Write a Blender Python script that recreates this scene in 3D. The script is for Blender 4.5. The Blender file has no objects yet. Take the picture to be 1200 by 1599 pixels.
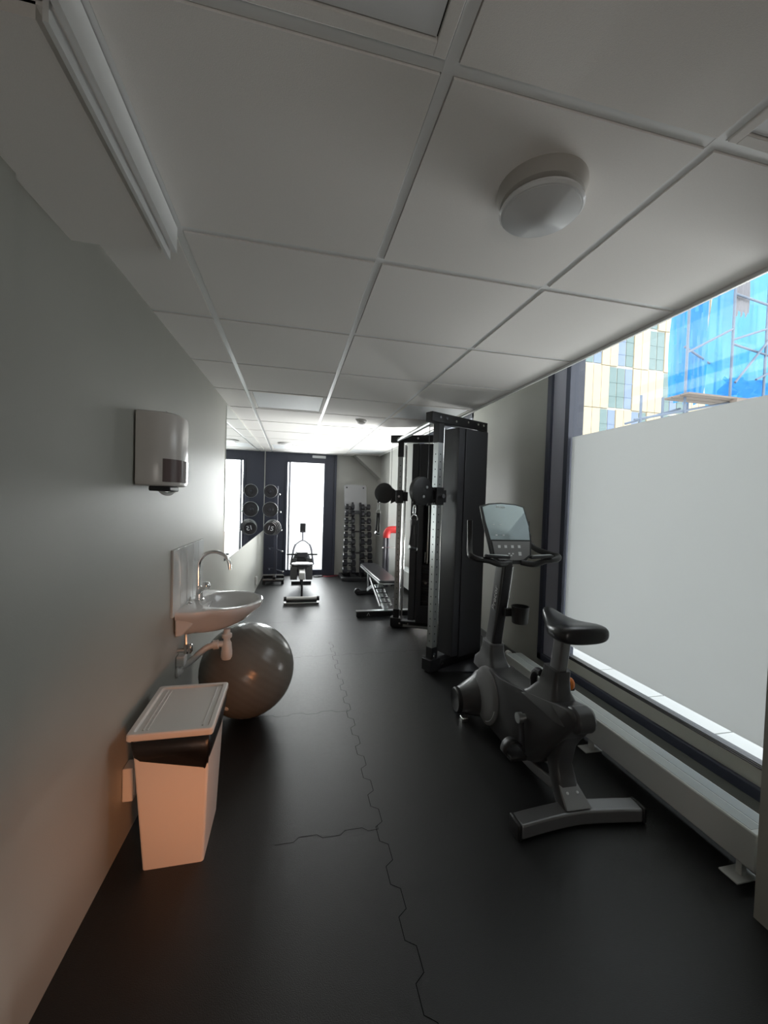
import bpy, bmesh, math, random
from mathutils import Vector, Matrix
from math import pi, sin, cos, radians as rad
random.seed(7)
sc = bpy.context.scene
C = sc.collection
V = Vector

# ------------------------------------------------------------------ camera, world, light, exposure
CAMZ = 1.498896
R_ = V((0.974513, -0.22227758, 0.03028357)); U_ = V((-0.02330734, 0.03394216, 0.99915199)); F_ = V((0.22311697, 0.97439243, -0.02789638))
cam_data = bpy.data.cameras.new('camera'); cam = bpy.data.objects.new('camera', cam_data); C.objects.link(cam)
m3 = Matrix((R_, U_, -F_)).transposed()
cam.matrix_world = Matrix.Translation((0, 0, CAMZ)) @ m3.to_4x4()
cam_data.sensor_fit = 'HORIZONTAL'; cam_data.sensor_width = 36.0
cam_data.lens = 36.0 * 629.716 / 1200.0
cam_data.clip_start = 0.05; cam_data.clip_end = 300
sc.camera = cam
sc.view_settings.view_transform = 'Standard'; sc.view_settings.look = 'None'
sc.view_settings.gamma = 1.0; sc.view_settings.use_curve_mapping = False
sc.view_settings.exposure = 0.33
sc.cycles.use_denoising = True
sc.cycles.max_bounces = 10; sc.cycles.diffuse_bounces = 5; sc.cycles.glossy_bounces = 4
sc.cycles.transmission_bounces = 6; sc.cycles.transparent_max_bounces = 12
sc.cycles.sample_clamp_indirect = 4.0
sc.cycles.caustics_reflective = False; sc.cycles.caustics_refractive = False

world = bpy.data.worlds.new('daylight'); sc.world = world; world.use_nodes = True
bg = world.node_tree.nodes['Background']
bg.inputs['Color'].default_value = (0.95, 0.98, 1.0, 1); bg.inputs['Strength'].default_value = 2.8

def light(name, kind, energy, color, loc, direction, **kw):
    d = bpy.data.lights.new(name, kind); d.energy = energy; d.color = color
    for k, v in kw.items(): setattr(d, k, v)
    o = bpy.data.objects.new(name, d); C.objects.link(o); o.location = loc
    o.rotation_euler = V(direction).to_track_quat('-Z', 'Y').to_euler()
    return o
light('sun', 'SUN', 2.4, (1.0, 0.95, 0.86), (0, 0, 20), (0.35, 0.80, -0.50), angle=0.02)
# daylight arriving at the end door and at the side windows
light('door_daylight', 'AREA', 95, (1.0, 0.99, 0.96), (0.24, 8.45, 1.7), (0, -1, -0.40), shape='RECTANGLE', size=1.0, size_y=2.0)
light('far_window_daylight', 'AREA', 150, (1.0, 0.98, 0.94), (2.75, 5.40, 0.45), (-1, -0.65, 0.75), shape='RECTANGLE', size=2.1, size_y=1.0, spread=rad(140))
light('street_fill', 'AREA', 1700, (1.0, 0.98, 0.95), (11.5, 5.0, 0.1), (-1, -0.15, 0.25), shape='RECTANGLE', size=7.0, size_y=2.0)  # unseen area light added low outside to lift the ceiling
# behind the camera: added fill for the near ceiling, then the warm corridor lamp
light('near_ceiling_fill', 'AREA', 8, (1.0, 0.94, 0.87), (0.2, -2.1, 0.6), (0, 1, 0.75), shape='RECTANGLE', size=1.0, size_y=0.8)
light('corridor_lamp', 'AREA', 1.1, (1.0, 0.35, 0.12), (0.60, -0.6, 0.62), (-1.0, 2.3, -0.36), shape='RECTANGLE', size=0.25, size_y=0.3, spread=rad(40))

# ------------------------------------------------------------------ materials
def mat(name, col, rough=0.5, metal=0.0, noise=0.0, nscale=30, bump=0.0, bscale=200, spec=0.5, coat=0.0, alpha=None, rvar=0.0):
    m = bpy.data.materials.new(name); m.use_nodes = True
    nt = m.node_tree; b = nt.nodes['Principled BSDF']
    b.inputs['Base Color'].default_value = (*col, 1); b.inputs['Roughness'].default_value = rough
    b.inputs['Metallic'].default_value = metal; b.inputs['Specular IOR Level'].default_value = spec
    b.inputs['Coat Weight'].default_value = coat
    tc = nt.nodes.new('ShaderNodeTexCoord')
    if noise or rvar:
        n = nt.nodes.new('ShaderNodeTexNoise'); n.inputs['Scale'].default_value = nscale; n.inputs['Detail'].default_value = 6
        nt.links.new(tc.outputs['Object'], n.inputs['Vector'])
        if noise:
            r = nt.nodes.new('ShaderNodeMapRange')
            r.inputs['To Min'].default_value = 1 - noise; r.inputs['To Max'].default_value = 1 + noise
            nt.links.new(n.outputs['Fac'], r.inputs['Value'])
            mx = nt.nodes.new('ShaderNodeMix'); mx.data_type = 'RGBA'; mx.blend_type = 'MULTIPLY'
            mx.inputs['Factor'].default_value = 1
            mx.inputs['A'].default_value = (*col, 1); nt.links.new(r.outputs['Result'], mx.inputs['B'])
            nt.links.new(mx.outputs['Result'], b.inputs['Base Color'])
        if rvar:
            r2 = nt.nodes.new('ShaderNodeMapRange'); r2.inputs['To Min'].default_value = rough - rvar; r2.inputs['To Max'].default_value = rough + rvar
            nt.links.new(n.outputs['Fac'], r2.inputs['Value']); nt.links.new(r2.outputs['Result'], b.inputs['Roughness'])
    if bump:
        n2 = nt.nodes.new('ShaderNodeTexNoise'); n2.inputs['Scale'].default_value = bscale; n2.inputs['Detail'].default_value = 3
        nt.links.new(tc.outputs['Object'], n2.inputs['Vector'])
        bp = nt.nodes.new('ShaderNodeBump'); bp.inputs['Strength'].default_value = bump; bp.inputs['Distance'].default_value = 0.002
        nt.links.new(n2.outputs['Fac'], bp.inputs['Height']); nt.links.new(bp.outputs['Normal'], b.inputs['Normal'])
    return m

def glass_mat(name, tint, gloss=0.08):
    m = bpy.data.materials.new(name); m.use_nodes = True; nt = m.node_tree; nt.nodes.clear()
    out = nt.nodes.new('ShaderNodeOutputMaterial'); tr = nt.nodes.new('ShaderNodeBsdfTransparent'); tr.inputs[0].default_value = (*tint, 1)
    g = nt.nodes.new('ShaderNodeBsdfGlossy'); g.inputs['Roughness'].default_value = 0.02
    mx = nt.nodes.new('ShaderNodeMixShader'); mx.inputs[0].default_value = gloss
    nt.links.new(tr.outputs[0], mx.inputs[1]); nt.links.new(g.outputs[0], mx.inputs[2]); nt.links.new(mx.outputs[0], out.inputs[0])
    return m

def sheet_mat(name, tcol, dcol, fac, clear=0.0, ccol=(1, 1, 1)):
    m = bpy.data.materials.new(name); m.use_nodes = True; nt = m.node_tree; nt.nodes.clear()
    out = nt.nodes.new('ShaderNodeOutputMaterial')
    t = nt.nodes.new('ShaderNodeBsdfTranslucent'); t.inputs[0].default_value = (*tcol, 1)
    d = nt.nodes.new('ShaderNodeBsdfPrincipled'); d.inputs['Base Color'].default_value = (*dcol, 1); d.inputs['Roughness'].default_value = 0.35
    mx = nt.nodes.new('ShaderNodeMixShader'); mx.inputs[0].default_value = fac
    nt.links.new(t.outputs[0], mx.inputs[1]); nt.links.new(d.outputs[0], mx.inputs[2])
    last = mx
    if clear:
        tr = nt.nodes.new('ShaderNodeBsdfTransparent'); tr.inputs[0].default_value = (*ccol, 1)
        m2 = nt.nodes.new('ShaderNodeMixShader'); m2.inputs[0].default_value = clear
        nt.links.new(mx.outputs[0], m2.inputs[1]); nt.links.new(tr.outputs[0], m2.inputs[2]); last = m2
    nt.links.new(last.outputs[0], out.inputs[0])
    return m

M = {}
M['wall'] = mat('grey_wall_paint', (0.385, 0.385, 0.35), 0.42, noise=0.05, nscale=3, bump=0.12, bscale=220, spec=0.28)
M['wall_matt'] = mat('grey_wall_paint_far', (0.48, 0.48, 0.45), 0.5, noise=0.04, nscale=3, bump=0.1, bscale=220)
M['tile'] = mat('ceiling_tile', (0.90, 0.875, 0.845), 0.85, noise=0.04, nscale=250, bump=0.15, bscale=500)
M['tbar'] = mat('white_ceiling_bar', (0.88, 0.89, 0.89), 0.35)
M['gapdark'] = mat('painted_gap_shade', (0.04, 0.04, 0.04), 0.8)  # near-black colour paints the shade in the gaps beside the ceiling bars
M['diff'] = mat('light_diffuser', (0.88, 0.90, 0.92), 0.6)
M['lamp'] = mat('opal_lamp_cover', (0.80, 0.81, 0.82), 0.12, spec=0.6)
M['lampbase'] = mat('lamp_base', (0.45, 0.43, 0.40), 0.35)
M['floor'] = mat('black_rubber_mat', (0.008, 0.0085, 0.009), 0.39, noise=0.35, nscale=45, bump=0.6, bscale=320, spec=0.6, rvar=0.09)
M['seam'] = mat('mat_seam', (0.004, 0.004, 0.004), 0.9, spec=0.1)
M['frame'] = mat('dark_aluminium', (0.045, 0.050, 0.075), 0.4, metal=0.0)
M['frame_grey'] = mat('grey_aluminium', (0.36, 0.36, 0.42), 0.35)
M['gasket'] = mat('black_gasket', (0.015, 0.015, 0.018), 0.5)
M['cream'] = mat('cream_frame', (0.62, 0.61, 0.54), 0.4)
M['glass'] = glass_mat('clear_glass', (0.96, 0.98, 0.99), 0.05)
M['film'] = sheet_mat('frosted_film', (0.465, 0.47, 0.465), (0.52, 0.525, 0.515), 0.25)
M['mirror'] = mat('mirror', (0.86, 0.90, 0.89), 0.0, metal=1.0)
M['white_ceramic'] = mat('white_ceramic', (0.74, 0.72, 0.71), 0.07, spec=0.6, coat=0.3)
M['white_plastic'] = mat('white_plastic', (0.74, 0.73, 0.71), 0.35)
M['disp'] = mat('dispenser_plastic', (0.66, 0.62, 0.59), 0.22, spec=0.5)
M['smoke'] = mat('smoked_plastic', (0.16, 0.12, 0.12), 0.12)
M['splash'] = mat('white_wall_tile', (0.66, 0.68, 0.67), 0.12)
M['grout'] = mat('tile_grout', (0.45, 0.46, 0.45), 0.7)
M['chrome'] = mat('chrome', (0.80, 0.80, 0.80), 0.12, metal=1.0)
M['steel'] = mat('brushed_steel', (0.55, 0.57, 0.57), 0.32, metal=0.9, noise=0.05, nscale=40)
M['black'] = mat('black_powder_coat', (0.012, 0.012, 0.014), 0.38, bump=0.1, bscale=400)
M['shroud'] = mat('charcoal_sheet_steel', (0.042, 0.042, 0.048), 0.42)
M['rubber'] = mat('black_rubber', (0.012, 0.012, 0.013), 0.45)
M['vinyl'] = mat('black_vinyl', (0.022, 0.022, 0.025), 0.28, bump=0.15, bscale=150)
M['bike'] = mat('graphite_plastic', (0.055, 0.055, 0.058), 0.33, bump=0.1, bscale=500)
M['bike_light'] = mat('grey_plastic_cover', (0.20, 0.20, 0.205), 0.38)
M['bike_metal'] = mat('grey_metallic_paint', (0.24, 0.24, 0.25), 0.30, metal=0.6)
M['screen'] = mat('screen_reflection_tint', (0.40, 0.48, 0.52), 0.03, metal=0.5)  # pale blue-grey colour stands in for daylight reflected in the display
M['button'] = mat('white_button_print', (0.70, 0.72, 0.74), 0.4)
M['orange'] = mat('orange_plastic', (0.75, 0.20, 0.02), 0.35)
M['red'] = mat('red_plastic', (0.62, 0.03, 0.03), 0.4)
M['redcord'] = mat('red_cord', (0.45, 0.05, 0.07), 0.6)
M['ball'] = mat('silver_grey_vinyl', (0.16, 0.16, 0.145), 0.26, spec=0.5, noise=0.06, nscale=20)
M['bag'] = mat('black_bin_bag', (0.009, 0.009, 0.010), 0.36, bump=0.9, bscale=25)
M['bin'] = mat('white_bin_plastic', (0.76, 0.72, 0.68), 0.4)
M['radiator'] = mat('white_radiator_enamel', (0.70, 0.72, 0.70), 0.35)
M['radtop'] = mat('radiator_grille', (0.44, 0.47, 0.46), 0.4)
M['base'] = mat('dark_skirting', (0.06, 0.06, 0.055), 0.5)
M['iron'] = mat('cast_iron', (0.016, 0.016, 0.020), 0.35)
M['pipe'] = mat('grey_pipe', (0.07, 0.065, 0.075), 0.4)
M['panel'] = mat('pale_grey_panel', (0.34, 0.34, 0.35), 0.3)
M['brown'] = mat('brown_lintel', (0.24, 0.19, 0.15), 0.6, noise=0.2, nscale=4)
M['pave'] = mat('pale_paving', (0.62, 0.62, 0.60), 0.8, noise=0.06, nscale=2)
M['ledge'] = mat('white_ledge_slab', (0.50, 0.51, 0.50), 0.6, noise=0.03, nscale=4)
M['facade'] = mat('cream_facade_panel', (0.43, 0.36, 0.25), 0.6, noise=0.04, nscale=1)
M['facade_w'] = mat('white_facade_panel', (0.46, 0.44, 0.38), 0.6)
M['fglass'] = mat('facade_glass', (0.13, 0.19, 0.19), 0.3)
M['fblue'] = mat('facade_glass_blue', (0.16, 0.21, 0.30), 0.3)
M['net'] = sheet_mat('blue_scaffold_net', (0.05, 0.36, 0.75), (0.04, 0.26, 0.60), 0.5, 0.22, (0.45, 0.80, 1.0))
M['tubeb'] = mat('galvanised_tube', (0.10, 0.13, 0.18), 0.4)
M['plank'] = mat('scaffold_plank', (0.16, 0.13, 0.11), 0.7, noise=0.2, nscale=4)
M['grey_tarp'] = mat('grey_tarpaulin', (0.14, 0.14, 0.16), 0.7)
M['concrete'] = mat('dark_exterior_wall', (0.20, 0.20, 0.20), 0.8)

# ------------------------------------------------------------------ mesh helpers
def NB(): return bmesh.new()
def box(bm, x0, x1, y0, y1, z0, z1):
    vs = [bm.verts.new(p) for p in ((x0,y0,z0),(x1,y0,z0),(x1,y1,z0),(x0,y1,z0),(x0,y0,z1),(x1,y0,z1),(x1,y1,z1),(x0,y1,z1))]
    for f in ((3,2,1,0),(4,5,6,7),(0,1,5,4),(1,2,6,5),(2,3,7,6),(3,0,4,7)): bm.faces.new([vs[i] for i in f])
    return bm
def beam(bm, p0, p1, w, h, up=(0,0,1), w1=None, h1=None):
    p0, p1 = V(p0), V(p1); d = (p1-p0).normalized(); s = d.cross(V(up)).normalized(); u = s.cross(d)
    w1 = w if w1 is None else w1; h1 = h if h1 is None else h1
    vs = []
    for p, a, b in ((p0, w, h), (p1, w1, h1)):
        for sx, sy in ((-1,-1),(1,-1),(1,1),(-1,1)): vs.append(bm.verts.new(p + s*sx*a/2 + u*sy*b/2))
    for f in ((3,2,1,0),(4,5,6,7),(0,1,5,4),(1,2,6,5),(2,3,7,6),(3,0,4,7)): bm.faces.new([vs[i] for i in f])
    return bm
def loft(bm, rings, cap=True, closed=True):
    rs = [[bm.verts.new(p) for p in r] for r in rings]; n = len(rs[0])
    for a, b in zip(rs, rs[1:]):
        for i in range(n if closed else n-1):
            j = (i+1) % n; bm.faces.new((a[i], a[j], b[j], b[i]))
    if cap: bm.faces.new(rs[0][::-1]); bm.faces.new(rs[-1])
    return bm
def smooth(pts, k=6, closed=False):
    pts = [V(p) for p in pts]; out = []; n = len(pts)
    rng = range(n if closed else n-1)
    for i in rng:
        if closed: a, b, c, d = pts[i-1], pts[i], pts[(i+1) % n], pts[(i+2) % n]
        else: a, b, c, d = pts[max(i-1,0)], pts[i], pts[i+1], pts[min(i+2,n-1)]
        for t in range(k):
            t /= k
            out.append(0.5*((2*b)+(c-a)*t+(2*a-5*b+4*c-d)*t*t+(3*b-a-3*c+d)*t**3))
    if not closed: out.append(pts[-1])
    return out
def tube(bm, pts, r, n=12, radii=None, closed=False):
    pts = [V(p) for p in pts]; N = len(pts); rings = []
    d0 = (pts[1]-pts[0]).normalized(); ref = V((0,0,1)) if abs(d0.z) < 0.9 else V((1,0,0))
    u = d0.cross(ref).normalized()
    for i, p in enumerate(pts):
        if closed: d = (pts[(i+1) % N]-pts[i-1]).normalized()
        else: d = (pts[min(i+1,N-1)]-pts[max(i-1,0)]).normalized()
        u = (u - d*u.dot(d)).normalized(); w = d.cross(u)
        rr = radii[i] if radii else r
        rings.append([p + (u*cos(2*pi*k/n)+w*sin(2*pi*k/n))*rr for k in range(n)])
    if closed: rings.append(rings[0]); return loft(bm, rings, cap=False)
    return loft(bm, rings)
def cyl(bm, p0, p1, r, n=20, r1=None):
    return tube(bm, [p0, p1], r, n, radii=[r, r if r1 is None else r1])
def lathe(bm, prof, origin, axis=(0,0,1), n=40, cap=True):
    o = V(origin); a = V(axis).normalized(); ref = V((0,0,1)) if abs(a.z) < 0.9 else V((1,0,0))
    u = a.cross(ref).normalized(); w = a.cross(u)
    return loft(bm, [[o + a*z + (u*cos(2*pi*k/n)+w*sin(2*pi*k/n))*max(r, 1e-4) for k in range(n)] for r, z in prof], cap=cap)
def prism(bm, poly, f0, f1):
    return loft(bm, [[f0(*p) for p in poly], [f1(*p) for p in poly]])
def sphere(bm, c, r, n=24, sq=(1,1,1)):
    c = V(c); k = n//2
    return loft(bm, [[c + V((sin(pi*(i+.02)/(k+.04))*cos(2*pi*j/n)*r*sq[0], sin(pi*(i+.02)/(k+.04))*sin(2*pi*j/n)*r*sq[1], cos(pi*(i+.02)/(k+.04))*r*sq[2])) for j in range(n)] for i in range(k+1)])

def origin_of(o):
    v = V((0,0,0))
    while o is not None: v += V(o.location); o = o.parent
    return v
def obj(name, bm, m, parent=None, bevel=0, seg=2, angle=30, loc=None, sub=0, ms=None):
    """ONE mesh object, vertices given in world coordinates"""
    bmesh.ops.recalc_face_normals(bm, faces=bm.faces[:])
    off = origin_of(parent) if parent else V(loc or (0,0,0))
    for v in bm.verts: v.co -= off
    me = bpy.data.meshes.new(name); bm.to_mesh(me); bm.free()
    for x in ([m] + (ms or [])): me.materials.append(M[x])
    for p in me.polygons: p.use_smooth = True
    me.set_sharp_from_angle(angle=rad(angle))
    o = bpy.data.objects.new(name, me); C.objects.link(o)
    if parent: o.parent = parent
    elif loc: o.location = loc
    if bevel:
        b = o.modifiers.new('bevel', 'BEVEL'); b.width = bevel; b.segments = seg; b.limit_method = 'ANGLE'; b.angle_limit = rad(35); b.harden_normals = False
    if sub:
        s = o.modifiers.new('subdivision', 'SUBSURF'); s.levels = sub; s.render_levels = sub
    return o
def tag(o, label, cat=None, group=None):
    o['label'] = label
    if cat: o['category'] = cat
    if group: o['group'] = group
    return o
def thing(name, label, cat, loc=(0,0,0), group=None):
    o = bpy.data.objects.new(name, None); C.objects.link(o); o.location = loc; o.empty_display_size = 0.1
    return tag(o, label, cat, group)
def struct(name, bm, m, **kw):
    o = obj(name, bm, m, **kw); o['kind'] = 'structure'; return o
def text_mesh(name, s, size, m, parent, origin, xdir, ydir, depth=0.0008):
    cu = bpy.data.curves.new(name, 'FONT'); cu.body = s; cu.size = size; cu.extrude = depth; cu.align_x = 'CENTER'; cu.align_y = 'CENTER'
    t = bpy.data.objects.new(name, cu); C.objects.link(t)
    dg = bpy.context.evaluated_depsgraph_get(); me = bpy.data.meshes.new_from_object(t.evaluated_get(dg))
    bpy.data.objects.remove(t); bpy.data.curves.remove(cu)
    x = V(xdir).normalized(); z = x.cross(V(ydir)).normalized(); y = z.cross(x)
    me.transform(Matrix.Translation(V(origin) - origin_of(parent)) @ Matrix((x, y, z)).transposed().to_4x4())
    me.materials.clear(); me.materials.append(M[m]); me.name = name
    o = bpy.data.objects.new(name, me); C.objects.link(o); o.parent = parent
    return o

# ------------------------------------------------------------------ setting: dimensions
ZC = 2.3644; T = 0.672; XC = 0.2877; Y0 = 0.787; YE = 7.983
XL, XR = XC - T, XC + T
WLX = lambda y: -0.7227 + 0.0273*y           # left wall plane, slightly out of square
XW = 1.628                                    # free edge of the ceiling
YN = -2.6                                     # wall behind the camera

# floor with the toothed seams of the interlocking mats
bm = NB(); box(bm, -1.1, 2.45, YN-0.1, YE+0.25, -0.06, 0.0)
nf = len(bm.faces)
def seam_pts(a0, a1, base, amp, per, along):
    pts = []; k = 0; a = a0
    while a < a1:
        b1 = min(a+per*0.5, a1); b2 = min(a+per, a1)
        for s, t in ((a+0.012, base), (b1-0.012, base), (b1+0.012, base+amp), (b2-0.012, base+amp)):
            if s <= a1: pts.append((s, t))
        a += per
    return [(t, s) if along == 'y' else (s, t) for s, t in pts]
def ribbon(bm, pts, w, z):
    for (x0, y0), (x1, y1) in zip(pts, pts[1:]):
        d = V((x1-x0, y1-y0, 0)); 
        if d.length < 1e-6: continue
        d.normalize(); n = V((-d.y, d.x, 0))*w/2; e = d*w*0.3
        bm.faces.new([bm.verts.new(p) for p in (V((x0,y0,z))-n-e, V((x1,y1,z))-n+e, V((x1,y1,z))+n+e, V((x0,y0,z))+n-e)])
ribbon(bm, seam_pts(-1.4, 4.2, 0.411, 0.034, 0.205, 'y'), 0.0026, 0.0006)
for ys, xa, xb in ((1.75, -0.05, 0.43), (2.80, -0.70, 0.43), (3.83, -0.60, 1.45), (4.94, -0.60, 0.90)): ribbon(bm, seam_pts(xa, xb, ys, 0.022, 0.205, 'x'), 0.0022, 0.0006)
bm.faces.ensure_lookup_table()
for f in bm.faces[nf:]: f.material_index = 1
bmesh.ops.recalc_face_normals(bm, faces=bm.faces[:nf])
struct('floor', bm, 'floor', ms=['seam'])

# ceiling: tegular tiles hung below a recessed white grid
bm = NB(); rows = list(range(-5, 11)); g = 0.0150
cells_light = {(1, -1), (3, -1), (1, 4), (3, 4), (3, 9), (1, 9)}
colsx = [(-1.2, XL, 0), (XL, XC, 1), (XC, XR, 2), (XR, XW, 3)]
for k in rows:
    ya, yb = Y0 + (k)*T, Y0 + (k+1)*T
    if yb > YE: yb = YE + 0.02
    if ya > YE: continue
    for xa, xb, ci in colsx:
        if ci in (1, 3) and (ci, k) in cells_light: continue
        if ci == 0 and yb <= Y0 + T + 0.01: continue
        if ci == 0:
            vs = [(WLX(ya)-0.0, ya+g), (xb-g, ya+g), (xb-g, yb-g), (WLX(yb)-0.0, yb-g)]
            loft(bm, [[V((x, y, ZC)) for x, y in vs], [V((x, y, ZC+0.03)) for x, y in vs]])
        else: box(bm, xa+g, xb-(g if ci < 3 else 0.012), ya+g, yb-g, ZC, ZC+0.03)
n1 = len(bm.faces)
box(bm, -1.15, XW-0.01, YN, YE+0.02, ZC+0.012, ZC+0.04); n2 = len(bm.faces)
w = 0.0128
for x in (XL, XC, XR): box(bm, x-w, x+w, YN, YE, ZC+0.004, ZC+0.011)
for k in rows:
    y = Y0 + k*T
    if y < YE: box(bm, -1.0, XW-0.012, y-w, y+w, ZC+0.0045, ZC+0.0115)
bm.faces.ensure_lookup_table()
for f in bm.faces[n1:n2]: f.material_index = 1
for f in bm.faces[n2:]: f.material_index = 2
struct('ceiling', bm, 'tile', ms=['gapdark', 'tbar'])
bm = NB(); box(bm, XW-0.011, XW, YN, YE, ZC-0.016, ZC+0.06); box(bm, XW-0.011, XW+0.0, YN, YE, ZC+0.06, ZC+0.45)
struct('trim_1', bm, 'tbar')                                       # edge trim and upstand along the window side
bm = NB(); box(bm, XW-0.3, 2.28, YN, YE+0.25, 2.86, 2.90); box(bm, -1.15, XW, YN-0.05, YE+0.25, ZC+0.05, ZC+0.12)
struct('ceiling_recess', bm, 'wall_matt')

# boxed-in soffit above the left wall
bm = NB(); box(bm, XL-0.013, XL, -1.2, Y0+T, 2.285, ZC); struct('trim_2', bm, 'tbar')
bm = NB(); box(bm, XL-0.030, XL-0.021, 0.79, Y0+T+0.006, 2.262, 2.30); struct('trim_3', bm, 'tbar')
bm = NB(); box(bm, -0.74, XL-0.045, 0.80, Y0+T-0.004, 2.272, 2.30); nn = len(bm.faces)
box(bm, -0.74, XL-0.014, 0.80, Y0+T, 2.295, 2.33)
struct('trim_4', bm, 'tile')
bm = NB(); box(bm, -0.80, XL-0.014, YN, 0.795, 2.30, 2.34); struct('trim_5', bm, 'brown')

# walls
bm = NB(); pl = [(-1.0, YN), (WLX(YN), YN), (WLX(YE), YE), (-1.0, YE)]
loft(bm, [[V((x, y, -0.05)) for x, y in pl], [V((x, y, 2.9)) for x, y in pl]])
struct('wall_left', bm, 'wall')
bm = NB(); pl = [(WLX(0)-0.01, -0.2), (WLX(0)+0.012, -0.2), (WLX(1.19)+0.012, 1.19), (WLX(1.19)-0.01, 1.19)]
loft(bm, [[V((x, y, 0)) for x, y in pl], [V((x, y, 2.29)) for x, y in pl]])
struct('trim_6', bm, 'wall')
# wall behind the camera with a doorway to the corridor
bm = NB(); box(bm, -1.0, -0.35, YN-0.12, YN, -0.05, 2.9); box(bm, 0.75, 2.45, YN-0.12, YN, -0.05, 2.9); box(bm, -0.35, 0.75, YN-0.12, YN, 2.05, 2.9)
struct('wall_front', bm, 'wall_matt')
bm = NB(); box(bm, -0.35, 0.75, YN-0.08, YN-0.03, 0, 2.05)
struct('door_2', bm, 'brown', bevel=0.004)
# end wall
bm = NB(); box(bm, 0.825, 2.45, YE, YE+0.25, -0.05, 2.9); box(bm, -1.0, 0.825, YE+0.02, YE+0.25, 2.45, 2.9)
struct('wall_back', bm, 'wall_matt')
# right side: near pillar, pier, far pillar
bm = NB(); box(bm, 1.702, 2.45, YN, 1.100, -0.05, 2.9); struct('wall_right_near', bm, 'wall')
bm = NB(); box(bm, 2.15, 2.45, 3.108, 4.62, -0.05, 2.9); box(bm, 2.15, 2.45, 4.62, 6.90, -0.05, 0.45); box(bm, 2.15, 2.45, 4.62, 6.90, 2.62, 2.9)
box(bm, 2.15, 2.45, 6.90, YE, -0.05, 2.9); box(bm, 2.15, 2.45, 1.05, 3.108, -0.05, 0.170)
struct('wall_right', bm, 'wall')
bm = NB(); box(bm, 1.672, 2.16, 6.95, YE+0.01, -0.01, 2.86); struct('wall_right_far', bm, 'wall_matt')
bm = NB(); box(bm, 2.138, 2.152, 3.12, 4.62, 0, 0.075); nn = len(bm.faces); struct('baseboard_right', bm, 'base', bevel=0.003)
# sloping casing in the top corner of the end wall
bm = NB(); prism(bm, [(1.14, 2.38), (1.672, 2.38), (1.672, 1.92)], lambda x, z: V((x, YE-0.30, z)), lambda x, z: V((x, YE, z)))
struct('trim_7', bm, 'wall_matt')

# window_1: dark framed glazed door in the end wall
bm = NB()
box(bm, -0.60, -0.092, YE-0.01, YE+0.10, 0, 2.45); box(bm, 0.612, 0.825, YE-0.01, YE+0.10, 0, 2.45)
box(bm, -0.092, 0.612, YE-0.01, YE+0.10, 2.185, 2.45); box(bm, -0.092, 0.612, YE-0.01, YE+0.10, 0, 0.105)
box(bm, 0.80, 0.845, YE-0.04, YE, 0, ZC); box(bm, 0.600, 0.640, YE-0.035, YE-0.01, 0.0, 2.22); box(bm, -0.135, -0.092, YE-0.035, YE-0.01, 0.0, 2.22)
struct('door_1', bm, 'frame', bevel=0.003)
d1 = bpy.data.objects['door_1']
bm = NB(); box(bm, -0.068, -0.036, YE+0.0, YE+0.06, 0.10, 2.19); obj('mullion', bm, 'frame_grey', d1)
bm = NB(); box(bm, -0.095, 0.615, YE+0.04, YE+0.046, 0.10, 2.19); obj('pane', bm, 'glass', d1)

# window_2: tall side window, frosted film between clear strips
bm = NB()
box(bm, 2.125, 2.26, 2.815, 2.865, 0.17, 2.86)                     # inner mullion
box(bm, 2.125, 2.26, 3.052, 3.108, 0.17, 2.86)                     # outer jamb strip
box(bm, 2.125, 2.26, 1.05, 3.108, 0.165, 0.222)                    # bottom rail
box(bm, 2.14, 2.24, 1.05, 3.108, 2.82, 2.86)
w2 = struct('window_2', bm, 'frame', bevel=0.004)
bm = NB(); box(bm, 2.15, 2.26, 2.865, 3.052, 0.222, 2.82); obj('side_panel', bm, 'frame_grey', w2)
bm = NB(); box(bm, 2.150, 2.24, 1.05, 2.815, 0.222, 0.302); obj('sill', bm, 'cream', w2)
bm = NB()
for z in (0.302, 0.312, 0.322): box(bm, 2.152, 2.20, 1.05, 2.815, z, z+0.0035)
obj('gasket', bm, 'gasket', w2)
bm = NB(); box(bm, 2.165, 2.171, 1.05, 2.815, 0.30, 2.82); obj('pane', bm, 'glass', w2)
bm = NB(); box(bm, 2.158, 2.160, 1.05, 2.805, 0.405, 2.048); obj('frosted_film', bm, 'film', w2)
# window_3: second side window further down, hidden behind the cable machine
bm = NB(); box(bm, 2.16, 2.26, 4.62, 4.68, 0.45, 2.62); box(bm, 2.16, 2.26, 6.84, 6.90, 0.45, 2.62); box(bm, 2.16, 2.26, 4.62, 6.90, 0.45, 0.51); box(bm, 2.16, 2.26, 4.62, 6.90, 2.56, 2.62)
w3 = struct('window_3', bm, 'frame')
bm = NB(); box(bm, 2.19, 2.196, 4.66, 6.86, 0.50, 2.57); obj('pane', bm, 'glass', w3)

# ------------------------------------------------------------------ outside
bm = NB(); box(bm, -60, 90, -40, 90, -0.45, -0.30); struct('ground', bm, 'pave')
bm = NB()
for i in range(12):
    box(bm, 2.27, 3.6, -0.4+i*0.42, -0.4+i*0.42+0.412, 0.24, 0.285)
box(bm, 2.46, 3.6, -0.5, 5.0, -0.3, 0.238)
struct('trim_8', bm, 'ledge')
bl = thing('office_building', 'cream panelled building with tall narrow windows seen through the upper side window', 'building', (33, 32, -0.3))
bm = NB(); box(bm, 24.6, 52, 32, 40, -0.3, 27); obj('wall', bm, 'facade_w', bl)
pw = 0.86; levels = [-0.1, 3.0, 6.9, 10.6, 14.5, 18.3, 22.2, 26.0]
pattern = [[0,1,0,0,1,0,0], [0,1,1,0,1,0,1], [1,1,0,0,1,1,0], [0,1,0,1,0,0,1]]
bm = NB(); nwin = 0
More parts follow.
